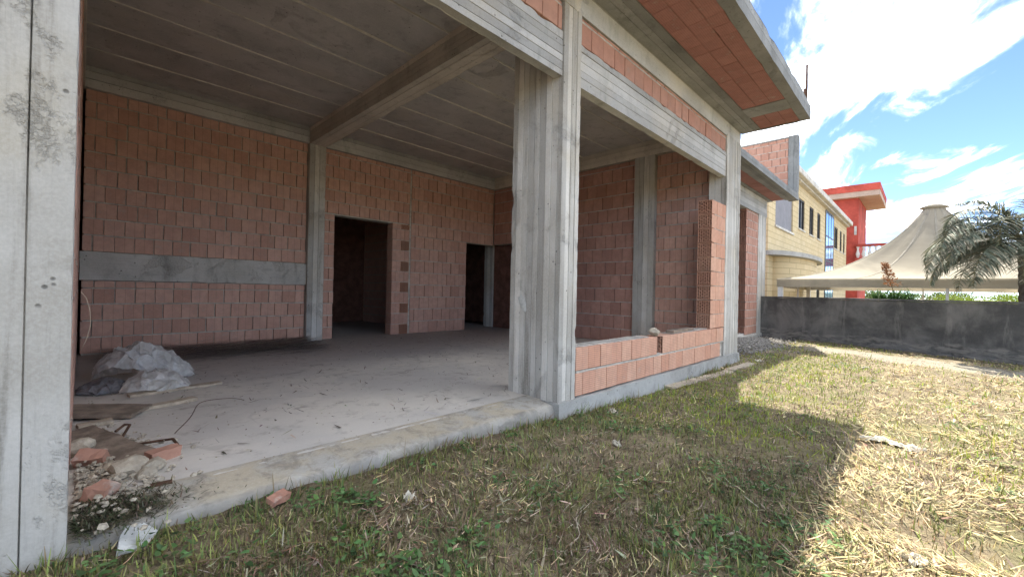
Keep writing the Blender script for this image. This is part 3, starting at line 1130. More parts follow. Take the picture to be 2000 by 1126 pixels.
for i, (a, b_, c_, d_) in enumerate(op):
    if i == 4:
        g = box('curtain_wall', (a, Y - .04, c_), (a + .22, Y + .12, d_), 'darkframe', yb)
        zz = np.linspace(.2, d_, 5)
        xx = np.linspace(a + .22, b_, 4)
        for z0, z1 in zip(zz, zz[1:]):
            for x0, x1 in zip(xx, xx[1:]):
                box('pane', (x0 + .04, Y - .02, z0 + .05), (x1 - .04, Y + .02, z1 - .05), 'blueglass', g)
        for z0 in zz:
            box('transom', (a + .22, Y - .03, z0 - .05), (b_, Y + .05, z0 + .05), 'darkframe', g)
        for x0 in xx[1:]:
            box('mullion', (x0 - .04, Y - .033, .2), (x0 + .04, Y + .055, d_ - .06), 'darkframe', g)
        continue
    if i == 0:
        wn = box('window', (a, Y + .06, c_), (b_, Y + .1, d_), 'mauve', yb)
        box('sill', (a - .1, Y - .06, c_ - .1), (b_ + .1, Y + .055, c_ - .002), 'coping', wn)
        continue
    fr = []
    wn = box('window', (a, Y + .085, c_), (b_, Y + .11, d_), 'glass', yb)
    tk = .07
    for (q0, q1, r0, r1) in ((a, a + tk, c_, d_), (b_ - tk, b_, c_, d_), (a + tk, b_ - tk, c_, c_ + tk), (a + tk, b_ - tk, d_ - tk, d_), ((a + b_) / 2 - .03, (a + b_) / 2 + .03, c_ + tk, d_ - tk)):
        box('frame', (q0, Y + .04, r0), (q1, Y + .083, r1), 'darkframe', wn)
    box('sill', (a - .06, Y - .05, c_ - .08), (b_ + .06, Y + .08, c_ - .002), 'coping', wn)
# the round bay with its flat cap
cxr, rr_ = 26.0, 3.0
v, f = [], []
NS = 28
for ring, (r, z) in enumerate(((2.35, -.2), (2.35, 2.95))):
    for k in range(NS + 1):
        a = math.pi + math.pi * k / NS
        v.append((cxr + 1.6 * r * math.cos(a), Y + .40 * r * math.sin(a), z))
for k in range(NS):
    f.append((k, k + 1, NS + 2 + k, NS + 1 + k))
link('round_bay', mesh('round_bay', v, f, True), 'yellow', yb)
v, f = [], []
for ring, (r, z) in enumerate(((2.5, 2.94), (3.0, 2.96), (3.0, 3.16), (2.6, 3.2))):
    for k in range(NS + 1):
        a = math.pi + math.pi * k / NS
        v.append((cxr + 1.6 * r * math.cos(a), Y + .05 + .40 * r * math.sin(a), z))
for q in range(3):
    for k in range(NS):
        i = q * (NS + 1) + k
        f.append((i, i + 1, i + NS + 2, i + NS + 1))
f.append(tuple(range(NS + 1)))
f.append(tuple(range(3 * (NS + 1), 4 * (NS + 1)))[::-1])
link('bay_cap', mesh('bay_cap', v, f), 'conc_f', yb)

# ------------------------------------------------------------------ red tower behind it
def at(u, v_, depth):
    return Vector((0, 0, EYE)) + (FWD + RIGHT * ((u - 1000) / 823.45) - UP * ((v_ - 563) / 823.45)) * depth


rt = empty('red_building', (60, 9, -.2), 'bright red rendered tower with an overhanging flat roof', 'building')
rt.matrix_basis = Matrix.Identity(4)
# tower block: its front runs square to the yellow building
XT = 50.0
kq = at(1676, 480, 1) - Vector((0, 0, EYE))
YR = kq.y / kq.x * XT           # right-hand edge
ztop = EYE + (at(1676, 386, 1) - Vector((0, 0, EYE))).z / kq.x * XT
box('wall', (XT, YR, -.2), (XT + 7, YR + 5.2, ztop), 'redpaint', rt)
box('window', (XT - .02, YR + .12, ztop - 3.4), (XT + .05, YR + .3, ztop - 2.6), 'coping', rt)
slab = box('roof_slab', (XT - .6, YR - 1.5, ztop), (XT + 8, YR + 6.2, ztop + .5), 'tan', rt)
box('fascia', (XT - .68, YR - 1.52, ztop + .47), (XT + 8.1, YR + 6.25, ztop + 1.1), 'redpaint', rt)
# balcony with a balustrade
zb_ = ztop - 5.75
bl = box('balcony', (XT - .3, YR - 2.6, zb_ - .35), (XT + 3, YR + 3, zb_), 'redpaint', rt)
box('handrail', (XT - .3, YR - 2.4, zb_ + 1.22), (XT - .05, YR + .2, zb_ + 1.45), 'redpaint', bl)
box('base_rail', (XT - .3, YR - 2.4, zb_ + .002), (XT - .05, YR + .2, zb_ + .2), 'redpaint', bl)
box('newel', (XT - .35, YR - 2.75, zb_ + .002), (XT + .05, YR - 2.42, zb_ + 1.75), 'whitepost', bl)
bv, bf = [], []
prof = [(.07, 0), (.1, .12), (.16, .35), (.09, .62), (.06, .8), (.12, .95), (.1, 1.02)]
for r, z in prof:
    for k in range(8):
        bv.append((r * math.cos(k * math.pi / 4), r * math.sin(k * math.pi / 4), z))
for i in range(len(prof) - 1):
    for k in range(8):
        bf.append((i * 8 + k, i * 8 + (k + 1) % 8, (i + 1) * 8 + (k + 1) % 8, (i + 1) * 8 + k))
bme = mesh('baluster', bv, bf, True)
for k in range(6):
    link('baluster', bme, 'whitepost', bl, Matrix.Translation((XT - .17, YR - 2.1 + k * .42, zb_ + .2)))

# ------------------------------------------------------------------ peaked tent
def camw(lat, dep, z):
    p = R0 * lat + Vector((math.cos(TH), math.sin(TH), 0)) * dep
    return Vector((p.x, p.y, z))


SD, LF = 8.0, Vector((8.9, 14.15))
s_ = Vector((.757, -.652)).normalized()
p_ = Vector((-s_.y, s_.x))
cor = [LF, LF + s_ * SD, LF + s_ * SD + p_ * SD, LF + p_ * SD]
ctr = LF + (s_ + p_) * SD / 2
ZE, ZP = 1.71, 4.27
tn = empty('peaked_tent', camw(ctr.x, ctr.y, -.2), 'large pale peaked tent pavilion behind the boundary wall', 'tent')
tn.matrix_basis = Matrix.Identity(4)
per = 24
v, f = [], []
RNG = 26
for k in range(RNG + 1):
    tt = k / RNG
    z = ZE + (ZP - ZE) * (.22 * tt + .78 * tt ** 2.6)
    for e in range(4):
        for q in range(per):
            a = cor[e].lerp(cor[(e + 1) % 4], q / per)
            sag = .25 * math.sin(math.pi * q / per) * tt * (1 - tt)
            d_ = a - ctr
            rr2 = .26 * d_.normalized()
            fold = .03 * math.sin(q * 1.57) * tt * (1 - tt) * 2
            pt = ctr + rr2 + (d_ - rr2) * ((1 - tt) ** 1.0)
            w3 = camw(pt.x, pt.y, z - sag * .5 + fold)
            v.append(w3)
n = 4 * per
for k in range(RNG):
    for i in range(n):
        j = (i + 1) % n
        f.append((k * n + i, k * n + j, (k + 1) * n + j, (k + 1) * n + i))
link('canopy', mesh('canopy', v, f, True), 'tent', tn)
cv = list(v)
for i in range(0, n, 6):
    sv, sf = [], []
    for k in range(RNG + 1):
        p0 = cv[k * n + i]
        p1 = cv[k * n + (i + 1) % n]
        d_ = (p1 - p0)
        d_ = d_.normalized() * (.022 if d_.length > .004 else 0)
        up = Vector((0, 0, .012))
        sv += [p0 - d_ + up, p0 + d_ + up, p0 + d_ - up, p0 - d_ - up]
    for k in range(RNG):
        for q in range(4):
            sf.append((k * 4 + q, k * 4 + (q + 1) % 4, k * 4 + 4 + (q + 1) % 4, k * 4 + 4 + q))
    link('seam', mesh('seam', sv, sf), 'seam', tn)
v, f = [], []
for z, rr2 in ((ZP - .02, .28), (ZP + .02, .37), (ZP + .05, .37), (ZP + .14, .16), (ZP + .15, .02)):
    for k in range(16):
        a = k * math.pi / 8
        v.append(camw(ctr.x + rr2 * math.cos(a), ctr.y + rr2 * math.sin(a), z))
for q in range(4):
    for k in range(16):
        f.append((q * 16 + k, q * 16 + (k + 1) % 16, q * 16 + 16 + (k + 1) % 16, q * 16 + 16 + k))
link('crown_cap', mesh('crown_cap', v, f, True), 'tent', tn)
for e in range(4):
    v, f = [], []
    for q in range(41):
        a = cor[e].lerp(cor[(e + 1) % 4], q / 40)
        o2 = (a - ctr).normalized() * .02
        wob = .03 * mnoise.noise(Vector((q * .7, e * 5, 0)))
        for z in (ZE + .01, ZE - .13, ZE - .26):
            v.append(camw(a.x + o2.x * (1 + wob * 10), a.y + o2.y * (1 + wob * 10), z + (wob * .6 if z < ZE - .2 else 0)))
    for q in range(40):
        for r in range(2):
            i = q * 3 + r
            f.append((i, i + 3, i + 4, i + 1))
    link('valance', mesh('valance', v, f, True), 'tent', tn)
    for q in (0, .5):
        a = cor[e].lerp(cor[(e + 1) % 4], q) 
        a = a + (ctr - a).normalized() * .12
        p = camw(a.x, a.y, 0)
        wd = .07 if q == 0 else .03
        box('post', (p.x - wd, p.y - wd, -.25), (p.x + wd, p.y + wd, ZE - .02), 'whitepost', tn)


# ------------------------------------------------------------------ plants
def blades(name, pts, parent=None, mt='plant'):
    """pts: list of (list of centre points, half width vector list, colour); each a bent strip"""
    v, f, c = [], [], []
    for line, side, colr in pts:
        n = len(line)
        b0 = len(v)
        for p, s in zip(line, side):
            v.append(p - s)
            v.append(p + s)
            c.append(colr)
            c.append(colr)
        for k in range(n - 1):
            i = b0 + 2 * k
            f.append((i, i + 1, i + 3, i + 2))
    me = mesh(name, v, f)
    at_ = me.color_attributes.new('col', 'FLOAT_COLOR', 'POINT')
    at_.data.foreach_set('color', np.array([(*x, 1) for x in c], dtype=np.float32).ravel())
    return link(name, me, mt, parent)


def shade(c, r):
    k = r.uniform(.65, 1.35)
    return tuple(min(1, x * k) for x in c)


# palm beyond the wall
pr = random.Random(3)
PB = camw(11.72, 9.6, 0)
pt_ = empty('palm_tree', (PB.x, PB.y, -.2), 'feathery palm tree with drooping fronds behind the boundary wall', 'palm')
pt_.matrix_basis = Matrix.Identity(4)
v, f = [], []
NZ = 34
for k in range(NZ + 1):
    z = -.25 + 2.9 * k / NZ
    r = .17 - .05 * k / NZ + (.018 if k % 2 else 0)
    lean = Vector((R0.x, R0.y, 0)) * (.05 * math.sin(k * .12))
    for q in range(12):
        a = q * math.pi / 6 + k * .26
        v.append((PB.x + lean.x + r * math.cos(a), PB.y + lean.y + r * math.sin(a), z))
for k in range(NZ):
    for q in range(12):
        f.append((k * 12 + q, k * 12 + (q + 1) % 12, k * 12 + 12 + (q + 1) % 12, k * 12 + 12 + q))
link('trunk', mesh('trunk', v, f), 'bark', pt_)
R2, F2 = Vector((R0.x, R0.y, 0)), Vector((math.cos(TH), math.sin(TH), 0))
# (heading in the view plane: 180 = left; elevation; length; droop)
fronds = [(178, 62, 2.5, 1.25), (185, 38, 2.7, 1.1), (172, 18, 2.9, .95), (196, 8, 2.7, .9), (165, -5, 2.3, .6), (205, 50, 2.3, 1.3), (150, 30, 2.4, 1.1),
          (140, 0, 2.2, .8), (215, -8, 2.1, .6), (95, 50, 2.3, 1.2), (60, 30, 2.4, 1.1), (20, 35, 2.4, 1.1), (-20, 20, 2.4, 1.), (-60, 40, 2.2, 1.1), (255, 20, 2.2, 1.),
          (290, 35, 2.3, 1.1), (180, -22, 1.9, .4), (160, 75, 2.0, .9), (230, 70, 2.0, 1.), (183, 28, 2.8, 1.05), (176, 48, 2.6, 1.2), (190, -2, 2.6, .75), (170, 6, 2.5, .8)]
crown = Vector((PB.x, PB.y, 2.5))
for (az, el, L, dr) in fronds:
    L *= .88
    a = R(az + pr.uniform(-6, 6))
    h = R2 * math.cos(a) + F2 * math.sin(a)
    side0 = Vector((-h.y, h.x, 0))
    p = crown + h * .1
    e = R(el)
    pts, dirs = [p.copy()], []
    NSG = 44
    for k in range(NSG):
        d_ = h * math.cos(e) + Vector((0, 0, math.sin(e)))
        p = p + d_ * (L / NSG)
        e -= dr * 2.1 / NSG * (.35 + 1.3 * k / NSG)
        pts.append(p.copy())
        dirs.append(d_)
    dirs.append(d_)
    strips = []
    gcol = (.065, .085, .035)
    for k in range(NSG):
        wdt = .018 * (1 - .75 * k / NSG)
        if k == 0:
            strips.append((pts, [side0 * (.02 * (1 - .8 * i / NSG)) for i in range(NSG + 1)], (.16, .15, .07)))
    for k in range(5, NSG + 1):
        tt = k / NSG
        ll = (.56 * math.sin(math.pi * min(1, .18 + tt * .86)) + .1) * pr.uniform(.85, 1.1)
        upv = side0.cross(dirs[k]).normalized()
        for sg in (-1, 1):
            for rep in (0, .5):
                base = pts[k] - dirs[k] * (L / NSG) * rep
                ld = (side0 * sg * .8 + dirs[k] * pr.uniform(.45, .75) + upv * pr.uniform(-.15, .3)).normalized()
                line, sd = [], []
                q = base.copy()
                ww = pr.uniform(.0085, .013)
                sdv = ld.cross(Vector((0, 0, 1)))
                sdv = sdv.normalized() if sdv.length > .1 else side0
                tw = pr.uniform(-.5, .5)
                sdv = (sdv * math.cos(tw) + Vector((0, 0, 1)) * math.sin(tw)).normalized()
                for i in range(5):
                    line.append(q.copy())
                    sd.append(sdv * ww * (1, 1.2, 1, .65, .1)[i])
                    q = q + ld * ll / 4
                    ld = (ld + Vector((0, 0, -.10 - .09 * i))).normalized()
                strips.append((line, sd, shade((.20, .23, .165) if pr.random() < .7 else (.36, .33, .24), pr)))
    tag(blades('frond', strips, pt_, 'palm'), kind='stuff')

# strap-leaved plant with a rusty flower plume on the wall
qp = random.Random(5)
SB = Vector((15.42, .60, 0))
sp_ = empty('flowering_plant', (SB.x, SB.y, -.2), 'leafy green clump with a tall rusty flower plume above the boundary wall', 'plant')
sp_.matrix_basis = Matrix.Identity(4)
strips = []
for k in range(520):
    a = qp.uniform(0, 2 * math.pi)
    d_ = Vector((math.cos(a), math.sin(a), qp.uniform(.2, 2.2))).normalized()
    q = SB + Vector((qp.uniform(-.2, .2), qp.uniform(-.42, .42), qp.uniform(.95, 1.2)))
    L = qp.uniform(.14, .36)
    sd = d_.cross(Vector((0, 0, 1))).normalized()
    line, ss = [], []
    for i in range(4):
        line.append(q.copy())
        ss.append(sd * .011 * (.8, 1, .8, .1)[i])
        q = q + d_ * L / 3
        d_ = (d_ + Vector((0, 0, -.3))).normalized()
    strips.append((line, ss, shade((.06, .13, .035), qp)))
tag(blades('foliage', strips, sp_), kind='stuff')
strips = []
top = SB + Vector((.0, .20, 2.1))
bot = SB + Vector((0, -.02, 1.25))
strips.append(([bot.lerp(top, i / 6) for i in range(7)], [Vector((.3, .95, 0)) * .009] * 7, (.2, .12, .05)))
for k in range(520):
    tt = qp.uniform(.22, 1)
    q = bot.lerp(top, tt)
    wd = .21 * (1.1 - tt) + .02
    a = qp.uniform(0, 6.28)
    d_ = Vector((math.cos(a), math.sin(a), qp.uniform(.1, .9))).normalized()
    q = q + d_ * wd * qp.uniform(0, 1)
    sd = Vector((qp.uniform(-1, 1), qp.uniform(-1, 1), qp.uniform(-1, 1))).normalized() * .013
    strips.append(([q, q + d_ * .03, q + d_ * .055], [sd * .5, sd, sd * .3], shade((.34, .16, .075), qp)))
tag(blades('flower_plume', strips, sp_), kind='stuff')


def bush(name, c, rad, n, colr, label, cat, seed, leaf=.05, group=None):
    r_ = random.Random(seed)
    root = empty(name, (c[0], c[1], -.2), label, cat, group)
    root.matrix_basis = Matrix.Identity(4)
    strips = []
    cl = [Vector((c[0] + r_.uniform(-.75, .75) * rad[0], c[1] + r_.uniform(-.75, .75) * rad[1], c[2] + r_.uniform(-.6, .75) * rad[2])) for _ in range(26)]
    for k in range(n):
        q0 = r_.choice(cl)
        d_ = Vector((r_.gauss(0, 1), r_.gauss(0, 1), r_.gauss(0, 1))).normalized()
        q = q0 + Vector((d_.x * rad[0], d_.y * rad[1], d_.z * rad[2])) * r_.uniform(.12, .38)
        dd = (d_ + Vector((r_.uniform(-.7, .7), r_.uniform(-.7, .7), r_.uniform(-.2, .9)))).normalized()
        sd = dd.cross(Vector((r_.uniform(-1, 1), r_.uniform(-1, 1), 1))).normalized() * leaf * .32
        strips.append(([q, q + dd * leaf * .6, q + dd * leaf * 1.2], [sd * .6, sd, sd * .15], shade(colr, r_)))
    tag(blades('crown', strips, root), kind='stuff')
    v, f = [], []
    for q in range(7):
        a = q * math.tau / 7
        v += [(c[0] + .05 * math.cos(a), c[1] + .05 * math.sin(a), -.3), (c[0] + .03 * math.cos(a), c[1] + .03 * math.sin(a), c[2])]
    f = [(2 * q, (2 * q + 2) % 14, (2 * q + 3) % 14, 2 * q + 1) for q in range(7)]
    link('trunk', mesh('trunk', v, f), 'rust', root)
    return root


c = camw(23.0, 20.9, .75)
bush('shrub', (c.x, c.y, .72), (1.75, 1.75, .80), 5200, (.20, .27, .04), 'bright yellow-green rounded shrub behind the boundary wall', 'shrub', 21, .07)
c = camw(36.5, 47, 1.0)
for k, (lat, dep, rx, z, colr, lab) in enumerate((
        (38.0, 52, 2.6, .8, (.10, .15, .05), 'dark hedge bush seen under the tent left of the others'),
        (42.5, 52, 2.4, .9, (.14, .17, .07), 'dull green hedge bush under the middle of the tent'),
        (47.2, 52, 2.8, .8, (.11, .16, .05), 'hedge bush under the tent just left of the bright shrub'),
        (53.0, 52, 2.6, .8, (.12, .15, .06), 'hedge bush behind the bright yellow-green shrub'))):
    c = camw(lat, dep, 0)
    bush('hedge_bush', (c.x, c.y, z), (rx, rx, 1.1), 1500, colr, lab, 'bush', 30 + k, .22)

# ------------------------------------------------------------------ grass, straw and weeds
VZ = np.vectorize(zg)


def nfield(x, y, s, o=0.):
    return np.array([mnoise.noise(Vector((a * s + o, b_ * s - o, o))) for a, b_ in zip(x, y)])


def scatter(n, rmin=.9, rmax=17, pw=.85, a0=-62, a1=62):
    u = rng.random(n)
    r = (rmin ** (2 - 2 * pw + 1e-9) + u * (rmax ** (2 - 2 * pw + 1e-9) - rmin ** (2 - 2 * pw + 1e-9))) ** (1 / (2 - 2 * pw + 1e-9))
    a = TH + np.radians(rng.uniform(a0, a1, n))
    x, y = r * np.cos(a), r * np.sin(a)
    edge = np.where((x > 9.36), 3.9, np.where(x < 3.46, 2.71, 2.655))
    k = (y < edge - .01) & (y > -9) & (x - .41 * y < 14.35)
    return x[k], y[k]


def strips_np(name, p, d, side, L, W, segs, curve, col, mt, kind_label, cat):
    """p,d,side: n x 3; builds n bent strips of segs quads as one mesh"""
    n = len(p)
    kk = np.linspace(0, 1, segs + 1)
    V = np.zeros((n, segs + 1, 2, 3), np.float32)
    for i, q in enumerate(kk):
        c_ = p + d * (L * q)[:, None]
        c_[:, 2] += curve * q * q
        ww = (W * (1.0 if q < .5 else (1 - (q - .5) * 1.7)))[:, None]
        V[:, i, 0] = c_ - side * ww
        V[:, i, 1] = c_ + side * ww
    V = V.reshape(-1, 3)
    base = (np.arange(n) * (segs + 1) * 2)[:, None, None]
    q = np.arange(segs)[None, :, None] * 2 + np.array([0, 1, 3, 2])[None, None, :]
    F = (base + q).reshape(-1)
    me = bpy.data.meshes.new(name)
    me.vertices.add(len(V))
    me.vertices.foreach_set('co', V.ravel())
    nf = n * segs
    me.loops.add(nf * 4)
    me.loops.foreach_set('vertex_index', F.astype(np.int32))
    me.polygons.add(nf)
    me.polygons.foreach_set('loop_start', np.arange(0, nf * 4, 4, dtype=np.int32))
    me.polygons.foreach_set('loop_total', np.full(nf, 4, np.int32))
    me.update(calc_edges=True)
    ca = me.color_attributes.new('col', 'FLOAT_COLOR', 'POINT')
    C4 = np.ones((n, (segs + 1) * 2, 4), np.float32)
    C4[:, :, :3] = col[:, None, :]
    ca.data.foreach_set('color', C4.ravel())
    o = link(name, me, mt)
    tag(o, kind_label, cat, kind='stuff')
    return o


def jitcol(base, n, s=.25):
    k = rng.normal(1, s, n).clip(.35, 1.8)
    h = rng.normal(1, .08, (n, 3))
    return (np.array(base)[None, :] * k[:, None] * h).clip(.005, .9)


def greenness(x, y):
    g = nfield(x, y, .9, 3.) * .9 + nfield(x, y, 2.7, 8.) * .5
    g += np.where(y > .55, .2, -.22)
    g += np.where((y > 1.2) & (x > 4.4), .22, 0)
    g += np.where((x > 12.6), .15, 0)
    return g


def path_mask(x, y):
    pd = np.abs(x - .41 * y - 12.55)
    return (pd < .62) & (y < 2.3)


# dry clippings lying flat
x, y = scatter(250000)
keep = ~(path_mask(x, y) & (rng.random(len(x)) < .9))
x, y = x[keep], y[keep]
dens = nfield(x, y, 1.3, 1.) + .8 * nfield(x, y, 4.1, 6.)
keep = rng.random(len(x)) < np.clip(.62 + 1.05 * dens, .06, 1) * np.where(y > .5, .62, 1.)
x, y, dens = x[keep], y[keep], dens[keep]
n = len(x)
z = VZ(x, y) + rng.uniform(.0, .03, n) + .03 * np.clip(dens, 0, 1)
swirl = nfield(x, y, 1.1, 14.) * 5
a = np.where(rng.random(n) < .55, swirl + rng.normal(0, .5, n), rng.uniform(0, 2 * np.pi, n))
pt2 = rng.normal(.05, .26, n)
d = np.stack([np.cos(a) * np.cos(pt2), np.sin(a) * np.cos(pt2), np.sin(pt2)], 1)
tw = rng.uniform(-.6, .6, n)
side = np.stack([-np.sin(a) * np.cos(tw), np.cos(a) * np.cos(tw), np.sin(tw)], 1)
dist = np.hypot(x, y)
pick = rng.random(n) + .35 * nfield(x, y, 1.7, 21.)
shade_zone = (y > .5)
straw = jitcol((.66, .54, .30), n, .22)
brown = jitcol((.17, .12, .075), n, .35)
grey = jitcol((.36, .30, .21), n, .28)
col = np.where((pick < np.where(shade_zone, .60, .20))[:, None], brown, np.where((pick < np.where(shade_zone, .90, .34))[:, None], grey, straw))  # more dead brown inside the building's shadow, deepening its shade in the colour
fat = np.where(rng.random(n) < .06, 2.2, 1.)
strips_np('dry_clippings', np.stack([x, y, z], 1), d, side, (rng.gamma(4, .017, n) * np.where(shade_zone, .75, 1.)).clip(.02, .2), (.0016 + .0003 * dist).clip(.0016, .005) * rng.uniform(.6, 1.4, n) * fat, 2,
          rng.normal(0, .014, n), col, 'straw', 'dry brown and straw-coloured grass clippings strewn over the plot', 'straw')

# stubble standing up
x, y = scatter(100000)
keep = ~path_mask(x, y) & (rng.random(len(x)) < np.clip(.6 + 1.3 * nfield(x, y, 2.1, 31.), .05, 1))
x, y = x[keep], y[keep]
n = len(x)
a = rng.uniform(0, 2 * np.pi, n)
le = np.abs(rng.normal(0, .45, n)).clip(0, 1.3)
d = np.stack([np.cos(a) * np.sin(le), np.sin(a) * np.sin(le), np.cos(le)], 1)
side = np.stack([-np.sin(a), np.cos(a), np.zeros(n)], 1)
dist = np.hypot(x, y)
strips_np('stubble', np.stack([x, y, VZ(x, y) - .005], 1), d, side, rng.gamma(4, .0105, n).clip(.015, .14), (.0014 + .0003 * dist).clip(.0014, .0045), 2,
          -rng.uniform(0, .014, n), np.where((y > .5)[:, None], np.where((rng.random(n) < .4)[:, None], jitcol((.12, .09, .06), n), jitcol((.27, .265, .11), n)),  # greener stalks in the building's shadow, also darkened to put shade in the colour
                                             np.where((rng.random(n) < .4)[:, None], jitcol((.34, .26, .14), n), jitcol((.60, .49, .26), n))), 'straw',
          'short cut stalks standing among the clippings', 'stubble')

# green blades, in uneven tufts
x, y = scatter(300000)
g = greenness(x, y)
tuft = nfield(x, y, 6.5, 17.)
keep = (rng.random(len(x)) < (.12 + .16 * (y > .5) + 1.4 * np.clip(g + .55 * tuft, 0, 1)).clip(0, 1)) & ~path_mask(x, y)
x, y, g, tuft = x[keep], y[keep], g[keep], tuft[keep]
n = len(x)
a = rng.uniform(0, 2 * np.pi, n)
le = np.abs(rng.normal(.45, .38, n)).clip(0, 1.35)
d = np.stack([np.cos(a) * np.sin(le), np.sin(a) * np.sin(le), np.cos(le)], 1)
side = np.stack([-np.sin(a), np.cos(a), np.zeros(n)], 1)
dist = np.hypot(x, y)
mixk = (nfield(x, y, 1.9, 40.) + rng.normal(0, .25, n))[:, None]
col = np.where((x > 4.2)[:, None], np.where(mixk > 0, jitcol((.36, .40, .075), n, .25), jitcol((.24, .31, .07), n, .28)),
               np.where(mixk > -.1, jitcol((.25, .265, .09), n, .33), jitcol((.145, .195, .075), n, .35)))
strips_np('grass', np.stack([x, y, VZ(x, y) - .005], 1), d, side, (rng.gamma(5, .009, n) * (1 + .8 * np.clip(tuft, 0, 1))).clip(.015, .16), (.0017 + .0004 * dist).clip(.0017, .006) * rng.uniform(.7, 1.4, n), 3,
          -rng.uniform(.0, .035, n), col, 'plant', 'green grass growing through the dry clippings', 'grass')

# taller rank weeds along the foot of the slab and plinth
n = 5200
x = rng.uniform(-.2, 9.2, n)
keep = rng.random(n) < np.clip(.25 + 1.6 * nfield(x, np.zeros(n), 1.4, 50.), .03, 1)
x = x[keep]
n = len(x)
y = np.where(x < 3.46, 2.69, 2.64) - np.abs(rng.normal(0, .06, n))
a = rng.uniform(0, 2 * np.pi, n)
le = np.abs(rng.normal(.4, .4, n)).clip(0, 1.3)
d = np.stack([np.cos(a) * np.sin(le), -np.abs(np.sin(a)) * np.sin(le), np.cos(le)], 1)
side = np.stack([-np.sin(a), np.cos(a), np.zeros(n)], 1)
strips_np('rank_weeds', np.stack([x, y, VZ(x, y) - .005], 1), d, side, rng.gamma(5, .016, n).clip(.03, .2), rng.uniform(.0015, .004, n), 3, -rng.uniform(0, .03, n),
          np.where((rng.random(n) < .55)[:, None], jitcol((.25, .19, .11), n, .3), jitcol((.20, .26, .08), n, .3)), 'plant', 'rank dry and green weeds along the foot of the slab', 'weeds')

# broad weed leaves in clumps
cx_, cy_ = scatter(1200, rmax=11)
g = greenness(cx_, cy_)
keep = (g > .12)
cx_, cy_ = cx_[keep], cy_[keep]
nl = 16
x = np.repeat(cx_, nl) + rng.normal(0, .055, len(cx_) * nl)
y = np.repeat(cy_, nl) + rng.normal(0, .055, len(cx_) * nl)
k = (y < 2.64)
x, y = x[k], y[k]
n = len(x)
a = rng.uniform(0, 2 * np.pi, n)
le = rng.uniform(.9, 1.5, n)
d = np.stack([np.cos(a) * np.sin(le), np.sin(a) * np.sin(le), np.cos(le)], 1)
side = np.stack([-np.sin(a), np.cos(a), np.zeros(n)], 1)
strips_np('broadleaf_weeds', np.stack([x, y, VZ(x, y) + rng.uniform(.005, .06, n)], 1), d, side, rng.uniform(.018, .045, n), rng.uniform(.006, .013, n), 2,
          -rng.uniform(0, .012, n), jitcol((.12, .205, .075), n, .35), 'plant', 'low clover and broad-leaved weeds among the grass', 'weeds')

# gravel heap by the far doorway and grit along the plinth
def gravel(name, n, fn, size, mt, label, seed):
    r_ = random.Random(seed)
    v, f = [], []
    ico = [(0, 0, 1), (.9, 0, .2), (.28, .85, .25), (-.72, .52, .2), (-.72, -.52, .22), (.28, -.85, .2), (0, 0, -.6)]
    icf = [(0, 1, 2), (0, 2, 3), (0, 3, 4), (0, 4, 5), (0, 5, 1), (6, 2, 1), (6, 3, 2), (6, 4, 3), (6, 5, 4), (6, 1, 5)]
    for _ in range(n):
        x, y, z = fn(r_)
        s = size * r_.uniform(.4, 1.4)
        mm = Matrix.Rotation(r_.uniform(0, 6), 3, 'Z') @ Matrix.Rotation(r_.uniform(-1, 1), 3, 'X')
        b0 = len(v)
        for p in ico:
            q = mm @ Vector((p[0] * s, p[1] * s * r_.uniform(.6, 1), p[2] * s * .7))
            v.append((x + q.x, y + q.y, z + q.z))
        f += [tuple(i + b0 for i in ff) for ff in icf]
    return tag(link(name, mesh(name, v, f), mt), label, name.split('_')[0], kind='stuff')


def heap(r_):
    x, y = r_.gauss(12.6, 1.3), r_.gauss(3.35, .45)
    return x, y, -.2 + .12 * math.exp(-((x - 12.9) / 1.6) ** 2 - ((y - 3.6) / .6) ** 2)


M['grey_stone'] = plain('grey_gravel', (.27, .25, .22), .95, .35, 8)
gravel('gravel', 2600, heap, .035, 'grey_stone', 'grey gravel heaped by the far doorway', 4)


# ------------------------------------------------------------------ loose things
def stone(name, loc, s, mt, label, cat, seed, flat=1., group=None, parent=None, ang=.0):
    bm = bmesh.new()
    bmesh.ops.create_icosphere(bm, subdivisions=2, radius=1)
    for v_ in bm.verts:
        k = 1 + .45 * mnoise.noise(v_.co * 1.2 + Vector((seed * 3.3, 0, 0))) + .22 * mnoise.noise(v_.co * 3.1 + Vector((seed, 9, 0)))
        v_.co = Vector((v_.co.x * s[0] * k, v_.co.y * s[1] * k, v_.co.z * s[2] * k))
    me = bpy.data.meshes.new(name)
    bm.to_mesh(me)
    bm.free()
    mw_ = Matrix.Translation(loc) @ Matrix.Rotation(ang, 4, 'Z')
    return tag(link(name, me, mt, parent, mw_), label, cat, group)


def slabthing(name, loc, size, rot, mt, label, cat, seed=0, amp=.006, group=None):
    o = rough_box(name, (-size[0] / 2, -size[1] / 2, 0), (size[0] / 2, size[1] / 2, size[2]), mt, None, max(.02, min(size) * 1.2, max(size) / 24), amp, 6., seed)
    o.matrix_basis = Matrix.Translation(loc) @ Matrix.Rotation(rot[2], 4, 'Z') @ Matrix.Rotation(rot[1], 4, 'Y') @ Matrix.Rotation(rot[0], 4, 'X')
    return tag(o, label, cat, group)


